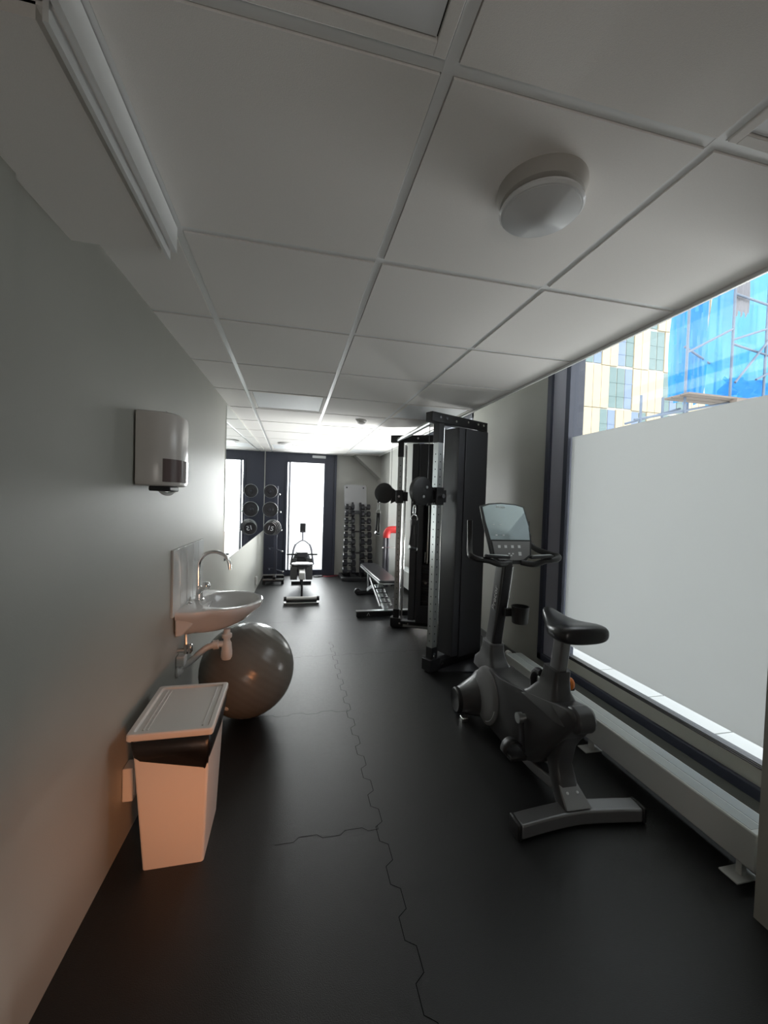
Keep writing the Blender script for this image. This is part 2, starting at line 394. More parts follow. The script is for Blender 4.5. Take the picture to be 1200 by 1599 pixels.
for li, (za, zb) in enumerate(zip(levels, levels[1:])):
    n = int((52-24.7)/pw); ph = (li*3) % 7
    for i in range(n):
        xa = 24.7 + i*pw
        isw = ((i*5 + li*3) % 7) in (1, 4, 6) if li % 2 else ((i + li) % 4) in (1, 2)
        if xa > 46: isw = False
        if isw and li in (2, 3, 4, 5):
            b2 = NB(); box(b2, xa+0.05, xa+pw-0.05, 31.93, 32.0, za+0.15, zb-0.1)
            for q in (0.3, 0.62): box(b2, xa+0.02, xa+pw-0.02, 31.90, 31.95, za+(zb-za)*q, za+(zb-za)*q+0.07)
            obj('window', b2, 'fglass' if (i+li) % 3 else 'fblue', bl); nwin += 1
        else: box(bm, xa+0.02, xa+pw-0.02, 31.86, 32.0, za+0.03, zb-0.03)
obj('cladding', bm, 'facade', bl)

sf = thing('scaffold', 'tube scaffold with plank platform wrapped in blue netting outside the side window', 'scaffold', (15.5, 12.5, -0.3))
for x, yy, z1 in ((13.85, 12.0, 12), (15.38, 13.2, 12), (15.92, 12.0, 12), (17.55, 12.0, 12), (19.2, 12.0, 12), (17.2, 13.6, 12), (11.95, 12.0, 5.5), (13.2, 12.3, 5.6)):
    b2 = NB(); tube(b2, [(x, yy, -0.3), (x, yy, z1)], 0.045, 8); obj('upright', b2, 'tubeb', sf)
for a, b in (((13.85,12,7.2),(15.9,12,8.3)), ((13.85,12.1,7.45),(17.2,13.4,7.3)), ((15.92,12,7.9),(19.2,12,9.1)), ((15.92,12,7.75),(19.2,12,7.3)), ((16.0,11.9,6.3),(18.3,11.9,8.9)), ((17.0,11.9,6.5),(19.2,11.9,7.6)),
             ((11.7,12,4.62),(17.2,12,5.86)), ((15.92,12,9.6),(19.2,12,9.2)), ((11.7,12.4,4.55),(14.0,12.3,5.25))):
    b2 = NB(); tube(b2, [a, b], 0.042, 8); obj('brace', b2, 'tubeb', sf)
for i in range(3):
    b2 = NB(); box(b2, 13.55, 16.3, 11.6+i*0.34, 11.9+i*0.34, 5.60, 5.66); obj('plank', b2, 'plank', sf)
b2 = NB(); box(b2, 15.6, 16.4, 11.5, 11.75, 5.45, 5.60); obj('plank', b2, 'plank', sf)
def net(x0, x1, y, z0, z1, name='netting', m='net', wav=0.12):
    b2 = NB(); nx, nz = 24, 10
    g2 = [[b2.verts.new((x0+(x1-x0)*i/nx, y+wav*sin(i*1.7+j*0.6), z0+(z1-z0)*j/nz + 0.12*sin(i*0.9)*(j == 0))) for i in range(nx+1)] for j in range(nz+1)]
    for j in range(nz):
        for i in range(nx): b2.faces.new((g2[j][i], g2[j][i+1], g2[j+1][i+1], g2[j+1][i]))
    return obj(name, b2, m, sf)
net(13.9, 15.5, 12.7, 5.7, 12.5); net(15.9, 22.0, 12.9, 5.6, 12.5); net(15.85, 22, 12.25, 5.85, 6.6, wav=0.2)
net(16.0, 16.75, 12.1, 8.95, 11.2, 'tarpaulin', 'grey_tarp', 0.02)

# ------------------------------------------------------------------ mirror on the left wall
bm = NB(); pl = [(WLX(4.0), 4.0), (WLX(4.0)+0.006, 4.0), (WLX(7.72)+0.006, 7.72), (WLX(7.72), 7.72)]
loft(bm, [[V((x, y, 0.885)) for x, y in pl], [V((x, y, 2.345)) for x, y in pl]])
tag(obj('wall_mirror', bm, 'mirror', loc=(WLX(5.8), 5.8, 0.885)), 'long frameless mirror on the left wall beyond the washbasin', 'mirror')

# ------------------------------------------------------------------ ceiling fittings
def panel_light(xa, xb, k, label):
    ya, yb = Y0+k*T, min(Y0+(k+1)*T, YE-0.005)
    t = thing('ceiling_light', label, 'ceiling light', ((xa+xb)/2, (ya+yb)/2, ZC), 'square recessed ceiling lights')
    bm = NB(); f = 0.026
    for b in ((xa+g, xa+g+f, ya+g, yb-g), (xb-g-f, xb-g, ya+g, yb-g), (xa+g+f, xb-g-f, ya+g, ya+g+f), (xa+g+f, xb-g-f, yb-g-f, yb-g)):
        box(bm, *b, ZC-0.001, ZC+0.0115)
    obj('frame', bm, 'tile', t, bevel=0.002)
    bm = NB(); box(bm, xa+g+f+0.004, xb-g-f-0.004, ya+g+f+0.004, yb-g-f-0.004, ZC+0.003, ZC+0.0115); obj('diffuser', bm, 'diff', t)
panel_light(XL, XC, -1, 'square ceiling light panel cut off by the top edge of the photo')
panel_light(XR, XW, -1, 'square ceiling light panel in the top right corner beside the window edge')
panel_light(XL, XC, 4, 'pale ceiling light panel halfway down the room, left of the centre bar')
panel_light(XR, XW, 4, 'pale ceiling light panel just above the cable machine')
panel_light(XR, XW, 9, 'far ceiling light panel on the right near the end wall')
panel_light(XL, XC, 9, 'far ceiling light panel on the left near the glazed end door')

t = thing('round_ceiling_lamp', 'round ceiling lamp with a shallow white cone cover, unlit, nearest the window', 'ceiling lamp', (0.648, 1.012, ZC))
bm = NB(); lathe(bm, [(0.118, 0.0), (0.118, -0.012), (0.108, -0.034), (0.092, -0.036)], (0.648, 1.012, ZC)); obj('base', bm, 'lampbase', t)
bm = NB(); lathe(bm, [(0.085, -0.030), (0.108, -0.048), (0.111, -0.056), (0.106, -0.062), (0.100, -0.063)], (0.648, 1.012, ZC)); obj('rim', bm, 'lamp', t)
bm = NB(); lathe(bm, [(0.1015, -0.060), (0.1010, -0.064), (0.05, -0.078), (0.014, -0.088), (0.001, -0.088)], (0.648, 1.012, ZC), n=64); obj('cover', bm, 'lamp', t, angle=60)

t = thing('smoke_detector', 'small round smoke detector on the ceiling halfway down the room', 'smoke detector', (0.715, 4.345, ZC))
bm = NB(); lathe(bm, [(0.055, 0.0), (0.055, -0.015), (0.05, -0.02)], (0.715, 4.345, ZC)); obj('base', bm, 'white_plastic', t)
bm = NB(); lathe(bm, [(0.045, -0.02), (0.040, -0.036), (0.02, -0.045), (0.001, -0.046)], (0.715, 4.345, ZC)); obj('sensor_cap', bm, 'white_plastic', t)
t = thing('ceiling_vent', 'round white air vent on the ceiling near the end door', 'air vent', (-0.10, 6.62, ZC))
bm = NB(); lathe(bm, [(0.14, 0.0), (0.14, -0.012), (0.11, -0.02), (0.105, -0.006)], (-0.10, 6.62, ZC)); obj('outer_ring', bm, 'white_plastic', t)
bm = NB(); lathe(bm, [(0.001, -0.024), (0.085, -0.022), (0.09, -0.015), (0.02, -0.004)], (-0.10, 6.62, ZC)); obj('valve_disc', bm, 'white_plastic', t)
bm = NB(); box(bm, 0.365, 0.625, YE-0.05, YE-0.011, 2.285, 2.335)
tag(obj('emergency_light', bm, 'diff', loc=(0.495, YE-0.011, 2.31), bevel=0.006), 'slim white emergency light above the glazed end door', 'lamp')

# ------------------------------------------------------------------ towel dispenser
t = thing('paper_towel_dispenser', 'white paper towel dispenser with smoked window on the left wall', 'towel dispenser', (-0.66, 2.09, 1.53))
def dplan(y0, y1, dep, n=28, e=3.0):
    yc, hy = (y0+y1)/2, (y1-y0)/2; pts = []
    for i in range(n+1):
        a = pi*i/n; c, s = cos(a), sin(a)
        pts.append((WLX(yc)+0.004 + dep*abs(s)**(2/e), yc - hy*math.copysign(abs(c)**(2/e), c)))
    return pts
bm = NB(); rings = []
for z, sc_ in ((1.535, 0.90), (1.540, 0.97), (1.552, 1.0), (1.845, 1.0), (1.856, 0.975), (1.862, 0.90)):
    rings.append([V((WLX(2.09)+0.004+(x-WLX(2.09)-0.004)*sc_, 2.09+(y-2.09)*sc_, z)) for x, y in dplan(1.935, 2.235, 0.165)])
loft(bm, rings); obj('cover', bm, 'disp', t, angle=40)
bm = NB(); pts = [p for p in dplan(1.933, 2.237, 0.1675) ][5:27]
ring = pts + [(x-0.006, y) for x, y in reversed(pts)]
loft(bm, [[V((x, y, 1.553)) for x, y in ring], [V((x, y, 1.655)) for x, y in ring]]); obj('level_window', bm, 'smoke', t)
bm = NB(); box(bm, -0.63, -0.54, 2.0, 2.15, 1.512, 1.536); obj('outlet', bm, 'gasket', t, bevel=0.006)
bm = NB(); tube(bm, smooth([(-0.60, 2.05, 1.52), (-0.585, 2.06, 1.505), (-0.57, 2.09, 1.50), (-0.56, 2.12, 1.512)]), 0.009, 8); obj('paper_end', bm, 'white_plastic', t)
bm = NB(); tube(bm, smooth([(-0.60, 2.12, 1.86), (-0.60, 2.12, 1.885), (-0.595, 2.135, 1.892), (-0.595, 2.145, 1.87)]), 0.003, 8); obj('key', bm, 'chrome', t)

# ------------------------------------------------------------------ washbasin
SB = 0.82
t = thing('washbasin', 'small white wall-hung washbasin with an oval bowl on the left wall', 'washbasin', (-0.60, 2.78, 0.66))
def bplan(s=1.0, dx=0.0):
    pts = []; xw = WLX(2.78)+0.004
    pts += [(xw, 2.505), (xw+0.12*s, 2.502)]
    cx, cy, rx, ry = -0.405, 2.80, 0.232*s, 0.265*s
    for i in range(27):
        a = -pi*0.58 + (pi*1.16)*i/26
        pts.append((cx+dx + rx*cos(a), cy + ry*sin(a)))
    pts += [(xw+0.12*s, 3.085), (xw, 3.085)]
    return pts
bm = NB(); P0 = bplan()
def scale_plan(P, s, sy=None): 
    sy = sy or s; return [(-0.656+(x+0.656)*s if x > -0.64 else x, 2.795+(y-2.795)*(sy)) for x, y in P]
rings = [[V((x, y - (0.055 if sy < 0.6 else 0.03 if sy < 0.8 else 0), z)) for x, y in scale_plan(P0, s, sy)] for z, s, sy in
         ((SB-0.165, 0.42, 0.42), (SB-0.15, 0.60, 0.55), (SB-0.11, 0.80, 0.76), (SB-0.060, 0.93, 0.93), (SB-0.038, 0.985, 0.99), (SB-0.012, 1.0, 1.0), (SB-0.003, 0.995, 0.995), (SB, 0.975, 0.98))]
loft(bm, rings, cap=False); 
bm.verts.ensure_lookup_table(); top = bm.verts[-len(P0):]; bot = bm.verts[:len(P0)]
bm.faces.new(bot[::-1])
# bowl cut: inner ellipse sunk into the top
nI = 40; ell = lambda s, z, ox=0: [V((-0.385+ox + 0.185*s*cos(2*pi*i/nI), 2.80 + 0.215*s*sin(2*pi*i/nI), z)) for i in range(nI)]
inner = [[bm.verts.new(p) for p in ell(s, z)] for s, z in ((1.0, SB), (0.975, SB-0.006), (0.93, SB-0.03), (0.80, SB-0.085), (0.5, SB-0.115), (0.12, SB-0.122))]
for a, b in zip(inner, inner[1:]):
    for i in range(nI): bm.faces.new((a[i], b[i], b[(i+1) % nI], a[(i+1) % nI]))
bm.faces.new(inner[-1])
es = []
bm.edges.ensure_lookup_table()
def edge(a, b):
    return bm.edges.get((a, b)) or bm.edges.new((a, b))
es = [edge(top[i], top[(i+1) % len(top)]) for i in range(len(top))] + [edge(inner[0][i], inner[0][(i+1) % nI]) for i in range(nI)]
bmesh.ops.triangle_fill(bm, use_beauty=True, edges=es)
obj('basin', bm, 'white_ceramic', t, angle=50)
bm = NB(); xw = WLX(2.8)
loft(bm, [[V((xw+0.002, 2.515, SB-0.04)), V((xw+0.14, 2.53, SB-0.04)), V((xw+0.14, 3.07, SB-0.04)), V((xw+0.002, 3.075, SB-0.04))],
          [V((xw+0.002, 2.52, SB-0.15)), V((xw+0.035, 2.53, SB-0.15)), V((xw+0.035, 3.06, SB-0.15)), V((xw+0.002, 3.07, SB-0.15))]])
obj('wall_bracket', bm, 'white_ceramic', t, bevel=0.01)
bm = NB(); lathe(bm, [(0.026, -0.112), (0.026, -0.106), (0.012, -0.104), (0.001, -0.108)], (-0.385, 2.80, SB-0.012)); obj('drain_ring', bm, 'chrome', t)
bm = NB(); lathe(bm, [(0.014, 0.0), (0.014, 0.004), (0.001, 0.004)], (-0.56, 2.80, SB-0.06), axis=(1, 0, 0.3), n=20); obj('overflow_ring', bm, 'chrome', t)

t = thing('basin_tap', 'chrome swan-neck tap on the washbasin', 'tap', (-0.575, 2.795, SB))
bm = NB(); lathe(bm, [(0.030, 0.0), (0.030, 0.006), (0.023, 0.012), (0.021, 0.06), (0.020, 0.085), (0.012, 0.092)], (-0.572, 2.795, SB)); obj('body', bm, 'chrome', t)
bm = NB(); tube(bm, smooth([(-0.578, 2.797, SB+0.08), (-0.580, 2.80, SB+0.20), (-0.572, 2.80, SB+0.255), (-0.535, 2.80, SB+0.30), (-0.48, 2.80, SB+0.312), (-0.425, 2.80, SB+0.290), (-0.395, 2.80, SB+0.245), (-0.388, 2.80, SB+0.195)], 8), 0.0115, 14); obj('spout', bm, 'chrome', t)
bm = NB(); cyl(bm, (-0.572, 2.78, SB+0.055), (-0.520, 2.73, SB+0.105), 0.016); sphere(bm, (-0.518, 2.728, SB+0.107), 0.026, 18); obj('lever', bm, 'chrome', t)
t = thing('plug_stop', 'small chrome plug pin on the near corner of the washbasin', 'plug', (-0.615, 2.70, SB))
bm = NB(); lathe(bm, [(0.018, 0.0), (0.018, 0.005), (0.008, 0.010), (0.003, 0.012)], (-0.61, 2.70, SB)); obj('cap', bm, 'chrome', t)
bm = NB(); cyl(bm, (-0.61, 2.70, SB+0.010), (-0.605, 2.70, SB+0.045), 0.0035, 10); obj('pin', bm, 'chrome', t)

# splash tiles
t = thing('tiled_splashback', 'white tiled splashback on the wall above the washbasin', 'splashback', (WLX(2.8), 2.8, SB))
bm = NB(); ya, yb = 2.465, 3.165
def slab(bm, y0, y1, z0, z1, d0, d1):
    pl = [(WLX(y0)+d0, y0), (WLX(y0)+d1, y0), (WLX(y1)+d1, y1), (WLX(y1)+d0, y1)]
    return loft(bm, [[V((x, y, z0)) for x, y in pl], [V((x, y, z1)) for x, y in pl]])
slab(bm, ya, yb, 0.795, 1.183, 0.0, 0.006); obj('grout_bed', bm, 'grout', t)
bm = NB(); nt_ = 5; dy = (yb-ya)/nt_
for i in range(nt_):
    slab(bm, ya+i*dy+0.002, ya+(i+1)*dy-0.002, 0.797, 1.182, 0.006, 0.013)
obj('tiles', bm, 'splash', t, bevel=0.0015)

# waste pipe and valve under the basin
t = thing('basin_waste_trap', 'white plastic bottle trap and waste pipe under the washbasin', 'waste pipe', (-0.377, 2.65, 0.48))
bm = NB(); cyl(bm, (-0.377, 2.65, SB-0.15), (-0.377, 2.65, 0.52), 0.020); 
lathe(bm, [(0.028, 0.0), (0.030, 0.004), (0.030, 0.022), (0.026, 0.026)], (-0.377, 2.65, 0.615)); obj('drop_pipe', bm, 'white_plastic', t)
bm = NB(); lathe(bm, [(0.018, 0.12), (0.028, 0.10), (0.032, 0.06), (0.034, 0.05), (0.034, 0.015), (0.028, 0.0), (0.001, -0.002)], (-0.377, 2.65, 0.480)); obj('bottle', bm, 'white_plastic', t)
bm = NB(); tube(bm, smooth([(-0.39, 2.65, 0.575), (-0.44, 2.645, 0.575), (-0.50, 2.64, 0.555), (-0.58, 2.63, 0.485), (-0.640, 2.62, 0.452)]), 0.019, 12); obj('outlet_pipe', bm, 'white_plastic', t)
bm = NB(); lathe(bm, [(0.028, 0), (0.028, 0.03), (0.020, 0.034)], (-0.455, 2.645, 0.573), axis=(0.95, 0.0, 0.1)); obj('union_nut', bm, 'white_plastic', t)
bm = NB(); lathe(bm, [(0.05, 0), (0.05, 0.012), (0.022, 0.03)], (WLX(2.62)+0.001, 2.62, 0.445), axis=(1, 0, 0)); obj('wall_flange', bm, 'white_plastic', t)
t = thing('stop_valve', 'chrome stop valve with braided hose under the washbasin', 'valve', (WLX(2.6), 2.6, 0.56))
bm = NB(); cyl(bm, (WLX(2.6)+0.001, 2.60, 0.565), (-0.575, 2.60, 0.565), 0.013); cyl(bm, (-0.60, 2.60, 0.545), (-0.60, 2.60, 0.60), 0.014); obj('body', bm, 'chrome', t)
bm = NB(); box(bm, -0.585, -0.565, 2.575, 2.615, 0.55, 0.60); obj('handle', bm, 'chrome', t, bevel=0.006)
bm = NB(); box(bm, WLX(2.6)+0.001, WLX(2.6)+0.05, 2.57, 2.64, 0.475, 0.535); obj('wall_box', bm, 'white_plastic', t, bevel=0.006)
bm = NB(); tube(bm, smooth([(-0.60, 2.60, 0.60), (-0.605, 2.62, 0.68), (-0.585, 2.68, 0.735), (-0.57, 2.76, 0.745)]), 0.008, 10); obj('hose', bm, 'steel', t)

# ------------------------------------------------------------------ exercise ball
bx, by, br = -0.272, 2.885, 0.312
t = thing('exercise_ball', 'large grey exercise ball on the floor under the washbasin', 'exercise ball', (bx, by, 0))
bm = NB(); prof = []; nr = 120
for i in range(nr+1):
    a = -pi/2 + pi*i/nr; ridge = 0.0007*(0.5+0.5*cos(a*46)) if abs(a) < 1.15 else 0
    prof.append((max((br+ridge-0.0012)*cos(a), 0.0005), (br+ridge-0.0012)*sin(a)))
ax = V((0.55, 0.25, 0.75)).normalized()
lathe(bm, prof, (bx, by, br), axis=ax, n=72); obj('shell', bm, 'ball', t, angle=60)
vd = V((0.05, -0.93, -0.35)).normalized(); vp = V((bx-0.12, by, br)) ; vdir = V((-0.30, -0.80, -0.42)).normalized()
bm = NB(); lathe(bm, [(0.018, -0.004), (0.016, 0.002), (0.007, 0.006), (0.001, 0.007)], V((bx, by, br))+vdir*(br-0.001), axis=vdir, n=20); obj('valve_plug', bm, 'white_plastic', t)

# ------------------------------------------------------------------ pedal-less waste bin
t = thing('waste_bin', 'white plastic waste bin with black liner beside the left wall', 'waste bin', (-0.43, 1.89, 0))
def ringbox(x0, x1, y0, y1, z, r=0.012, n=4):
    pts = []
    for cx, cy, a0 in ((x1-r, y1-r, 0), (x0+r, y1-r, pi/2), (x0+r, y0+r, pi), (x1-r, y0+r, 3*pi/2)):
        for i in range(n+1):
            a = a0 + pi/2*i/n; pts.append(V((cx+r*cos(a), cy+r*sin(a), z)))
    return pts
bm = NB(); loft(bm, [ringbox(-0.548, -0.320, 1.727, 2.02, 0.0), ringbox(-0.594, -0.306, 1.737, 2.13, 0.515)]); obj('body', bm, 'bin', t, angle=40)
bm = NB()
rg = [ringbox(-0.585, -0.308, 1.733, 2.10, 0.418, 0.02), ringbox(-0.592, -0.3005, 1.729, 2.13, 0.47, 0.02), ringbox(-0.602, -0.300, 1.729, 2.14, 0.522, 0.02)]
for k, r0 in enumerate(rg):
    for i, p in enumerate(r0):
        if k == 0: p.z += 0.018*sin(i*1.1) - 0.022*(p.x+0.45)/0.15*0.9
        p.x += 0.003*sin(i*2.3+k); p.y += 0.0025*sin(i*1.9+k*2)
loft(bm, rg, cap=False); o = obj('bin_liner', bm, 'bag', t, angle=70); s = o.modifiers.new('thickness', 'SOLIDIFY'); s.thickness = 0.002
bm = NB()
loft(bm, [ringbox(-0.612, -0.297, 1.735, 2.158, 0.519, 0.014), ringbox(-0.616, -0.294, 1.733, 2.162, 0.524, 0.014), ringbox(-0.616, -0.294, 1.733, 2.162, 0.544, 0.014),
          ringbox(-0.612, -0.298, 1.737, 2.158, 0.549, 0.012), ringbox(-0.594, -0.316, 1.755, 2.140, 0.549, 0.01), ringbox(-0.590, -0.320, 1.759, 2.136, 0.540, 0.01)])
box(bm, -0.570, -0.562, 1.775, 2.12, 0.5395, 0.5445); box(bm, -0.554, -0.547, 1.775, 2.12, 0.5395, 0.5435); box(bm, -0.345, -0.338, 1.775, 2.12, 0.5395, 0.5445)
obj('lid', bm, 'bin', t, bevel=0.0015)

for (y0, y1, z0, z1, d, lab) in ((1.862, 1.93, 0.192, 0.335, 0.042, 'white socket box low on the left wall behind the waste bin'), (6.63, 6.70, 0.105, 0.235, 0.03, 'small white socket low on the left wall below the mirror')):
    t = thing('wall_socket', lab, 'socket', (WLX(y0), (y0+y1)/2, (z0+z1)/2))
    bm = NB(); slab(bm, y0, y1, z0, z1, 0.001, d); obj('housing', bm, 'white_plastic', t, bevel=0.004)
    bm = NB(); slab(bm, y0+0.012, y1-0.012, z0+0.02, z1-0.02, d, d+0.003); obj('face_plate', bm, 'white_plastic', t, bevel=0.001)

# ------------------------------------------------------------------ radiators
def radiator(y0, y1, x0, x1, z0, z1, feet, label):
    t = thing('radiator', label, 'radiator', ((x0+x1)/2, (y0+y1)/2, 0))
    bm = NB(); box(bm, x0, x1, y0, y1, z0, z1); obj('body', bm, 'radiator', t, bevel=0.006)
    bm = NB(); m_ = (x0+x1)/2
    box(bm, x0+0.012, m_-0.004, y0+0.03, y1-0.01, z1-0.001, z1+0.0012); box(bm, m_+0.004, x1-0.010, y0+0.03, y1-0.01, z1-0.001, z1+0.0012); obj('top_grille', bm, 'radtop', t)
    for yf in feet:
        bm = NB(); box(bm, x0+0.03, x0+0.055, yf-0.012, yf+0.012, 0.006, z0+0.01); box(bm, x0-0.022, x0+0.095, yf-0.035, yf+0.04, 0.0, 0.007); obj('foot', bm, 'radiator', t, bevel=0.002)
    bm = NB(); cyl(bm, (m_, y1-0.01, z1-0.035), (m_, y1+0.05, z1-0.035), 0.016); lathe(bm, [(0.024, 0), (0.026, 0.01), (0.026, 0.045), (0.02, 0.055)], (m_, y1+0.045, z1-0.035), axis=(0, 1, 0)); obj('valve', bm, 'white_plastic', t)
radiator(1.165, 3.068, 1.800, 1.942, 0.080, 0.235, (1.245, 2.10, 2.95), 'long low white radiator standing under the big side window')
radiator(4.75, 6.86, 1.86, 2.02, 0.07, 0.345, (4.9, 6.7), 'white radiator seen through the cable machine, behind the weight bench')

# ------------------------------------------------------------------ cable machine (functional trainer)
t = thing('cable_machine', 'black dual-column cable machine with silver pulley posts beside the pier', 'gym machine', (1.45, 4.0, 0))
def tower(P0, d, inner):
    P0 = V((*P0, 0)); d = V((*d, 0)).normalized(); v = V((-d.y, d.x, 0))*inner       # v points to the inner side
    W = lambda u, s, z: P0 + d*u + v*s + V((0, 0, z))
    def ob(bm, u0, u1, s0, s1, z0, z1):
        loft(bm, [[W(u0,s0,z0), W(u1,s0,z0), W(u1,s1,z0), W(u0,s1,z0)], [W(u0,s0,z1), W(u1,s0,z1), W(u1,s1,z1), W(u0,s1,z1)]]); return bm
    p = NB(); ob(p, -0.030, 0.030, -0.030, 0.030, 0.20, 2.04); nfp = len(p.faces)
    for k in range(26):
        z = 0.27+k*0.066
        a, b_ = W(-0.0306, 0, z), W(-0.0285, 0, z); cyl(p, a, b_, 0.006, 10)
        a, b_ = W(0, -0.0306*1, z), W(0, -0.0285, z); cyl(p, a, b_, 0.006, 10)
        a, b_ = W(0, 0.0306*1, z), W(0, 0.0285, z); cyl(p, a, b_, 0.006, 10)
    p.faces.ensure_lookup_table()
    for f_ in p.faces[nfp:]: f_.material_index = 1
    obj('pulley_post', p, 'steel', t, ms=['gasket'])
    p = NB(); ob(p, -0.034, 0.034, -0.034, 0.034, 2.02, 2.19); obj('upper_socket', p, 'black', t, bevel=0.003)
    p = NB(); ob(p, -0.036, 0.036, -0.036, 0.036, 0.075, 0.215); obj('lower_socket', p, 'black', t, bevel=0.003)
    p = NB(); cyl(p, W(0.060, 0.0, 0.08), W(0.060, 0.0, 2.16), 0.013, 16); obj('guide_rod', p, 'chrome', t)
    sh = NB(); ob(sh, 0.150, 0.225, -0.105, 0.105, 0.12, 2.165); ob(sh, 0.227, 0.237, -0.098, 0.098, 0.12, 2.165); ob(sh, 0.239, 0.545, -0.108, -0.090, 0.10, 2.165)
    ob(sh, 0.239, 0.545, 0.090, 0.108, 0.10, 0.30); ob(sh, 0.239, 0.545, 0.090, 0.108, 1.46, 2.165); ob(sh, 0.239, 0.30, 0.090, 0.108, 0.30, 1.46); ob(sh, 0.40, 0.545, 0.090, 0.108, 0.30, 1.46)
    obj('weight_shroud', sh, 'shroud', t, bevel=0.004)
    ws = NB()
    for k in range(14): ob(ws, 0.24, 0.52, -0.06, 0.075, 0.30+k*0.034, 0.30+k*0.034+0.031)
    o = obj('weight_stack', ws, 'iron', t, bevel=0.002); 
    kk = NB(); cyl(kk, W(0.35, 0.076, 0.57), W(0.35, 0.118, 0.57), 0.016, 14); obj('selector_pin', kk, 'chrome', o)
    hh = NB(); cyl(hh, W(0.35, 0.02, 0.78), W(0.35, 0.02, 2.1), 0.012, 12); cyl(hh, W(0.33, 0.085, 0.80), W(0.33, 0.085, 0.92), 0.006, 8); obj('stack_rod', hh, 'chrome', t)
    b = NB(); ob(b, -0.125, 0.620, -0.040, 0.040, 2.190, 2.275); obj('top_beam', b, 'black', t, bevel=0.004)
    b = NB(); ob(b, -0.060, 0.640, -0.045, 0.045, 0.012, 0.085); ob(b, -0.065, 0.06, -0.055, 0.055, 0.012, 0.115); obj('base_beam', b, 'black', t, bevel=0.004)
    b = NB(); ob(b, 0.550, 0.620, -0.045, 0.045, 0.085, 2.19); obj('rear_post', b, 'black', t, bevel=0.004)
    b = NB()
    for u, s, z in ((-0.03,-1,2.235),(0.05,-1,2.235),(0.17,-1,2.225),(0.33,-1,2.24),(0.47,-1,2.24),(0.55,-1,2.24),(0.585,-1,1.98),(0.585,-1,1.88),(0.585,-1,0.33),(0.585,-1,0.24),(0.56,-1,0.06),(-0.02,-1,0.15),(0.06,-1,0.06),(0.09,-1,0.06),(-0.03,1,2.235),(0.2,1,2.235),(0.05,1,0.06),(0.15,1,0.06)):
        q = 0.041 if z > 2.19 else 0.0465
        if z < 0.16 and u < 0.07: q = 0.056
        b = NB(); cyl(b, W(u, s*q*0.98, z), W(u, s*(q+0.008), z), 0.011, 10); obj('bolt', b, 'chrome', t)
    for u in (-0.04, 0.60):
        b = NB(); cyl(b, W(u, 0, 0), W(u, 0, 0.014), 0.03, 14); obj('rubber_foot', b, 'rubber', t)
    # carriage and swivel pulley
    c = NB(); ob(c, -0.045, 0.045, -0.045, 0.045, 1.475, 1.630); ob(c, 0.03, 0.095, -0.028, 0.028, 1.50, 1.61); ca = obj('carriage', c, 'black', t, bevel=0.006)
    c = NB(); cyl(c, W(0.0, -0.045, 1.555), W(0.0, -0.085, 1.555), 0.019, 18); cyl(c, W(0.0, 0.045, 1.555), W(0.0, 0.075, 1.555), 0.014, 14); obj('pop_pin', c, 'chrome', ca)
    c = NB()
    loft(c, [[W(-0.045, -0.006, 1.50), W(-0.045, 0.006, 1.50), W(-0.045, 0.006, 1.62), W(-0.045, -0.006, 1.62)],
             [W(-0.11, -0.006, 1.465), W(-0.11, 0.006, 1.465), W(-0.11, 0.006, 1.665), W(-0.11, -0.006, 1.665)]])
    for sz in (1.505, 1.610):
        tube(c, smooth([W(-0.045, -0.020, sz-0.012), W(-0.068, -0.030, sz-0.010), W(-0.075, -0.032, sz), W(-0.068, -0.030, sz+0.012), W(-0.045, -0.020, sz+0.014)], 5), 0.006, 8)
    obj('swivel_bracket', c, 'black', ca)
    c = NB(); cc = W(-0.185, 0, 1.590)
    ang = [radians_ for radians_ in [2*pi*i/36 for i in range(36)]]
    def pl(s, r): return [cc + v*s + d*(r*cos(a)*(1 if cos(a) < 0 else 0.86)) + V((0,0,1))*r*sin(a) for a in ang]
    loft(c, [pl(-0.026, 0.108), pl(-0.021, 0.122), pl(0.021, 0.122), pl(0.026, 0.108)]); ho = obj('pulley_housing', c, 'rubber', t, angle=40)
    c = NB()
    for du, dz in ((0.035, 0.035), (0.0, -0.045)): cyl(c, cc - v*0.0255 + d*du + V((0,0,dz)), cc - v*0.033 + d*du + V((0,0,dz)), 0.012, 12)
    obj('housing_bolts', c, 'steel', ho)
    c = NB(); tube(c, [W(-0.112, 0, 1.66), W(-0.112, 0, 2.19)], 0.0028, 6); obj('cable', c, 'gasket', t)
    # hanging strap handle (top-level thing of its own)
    hp = cc - d*0.075 + V((0, 0, -0.090))
    return hp, d, v
near_far = []
hpN = tower((1.243, 3.365), (0.906, 0.423), 1); hpF = tower((1.250, 4.630), (0.906, -0.423), -1)
bm = NB(); tube(bm, [(1.20, 3.40, 2.215), (1.20, 4.60, 2.215)], 0.019, 16); obj('pull_up_bar', bm, 'steel', t)
bm = NB(); tube(bm, [(1.255, 3.40, 2.232), (1.262, 4.60, 2.232)], 0.010, 12); obj('cross_rod', bm, 'chrome', t)
bm = NB(); beam(bm, (1.31, 4.545, 0.035), (1.78, 4.325, 0.035), 0.018, 0.022); obj('base_lit_edge', bm, 'steel', t)  # pale strip drawn as the lit edge of the far base beam
bm = NB(); beam(bm, (1.80, 3.66, 0.06), (1.80, 4.34, 0.06), 0.06, 0.06); beam(bm, (1.80, 3.66, 2.23), (1.80, 4.34, 2.23), 0.06, 0.06); obj('rear_crossbar', bm, 'black', t, bevel=0.003)
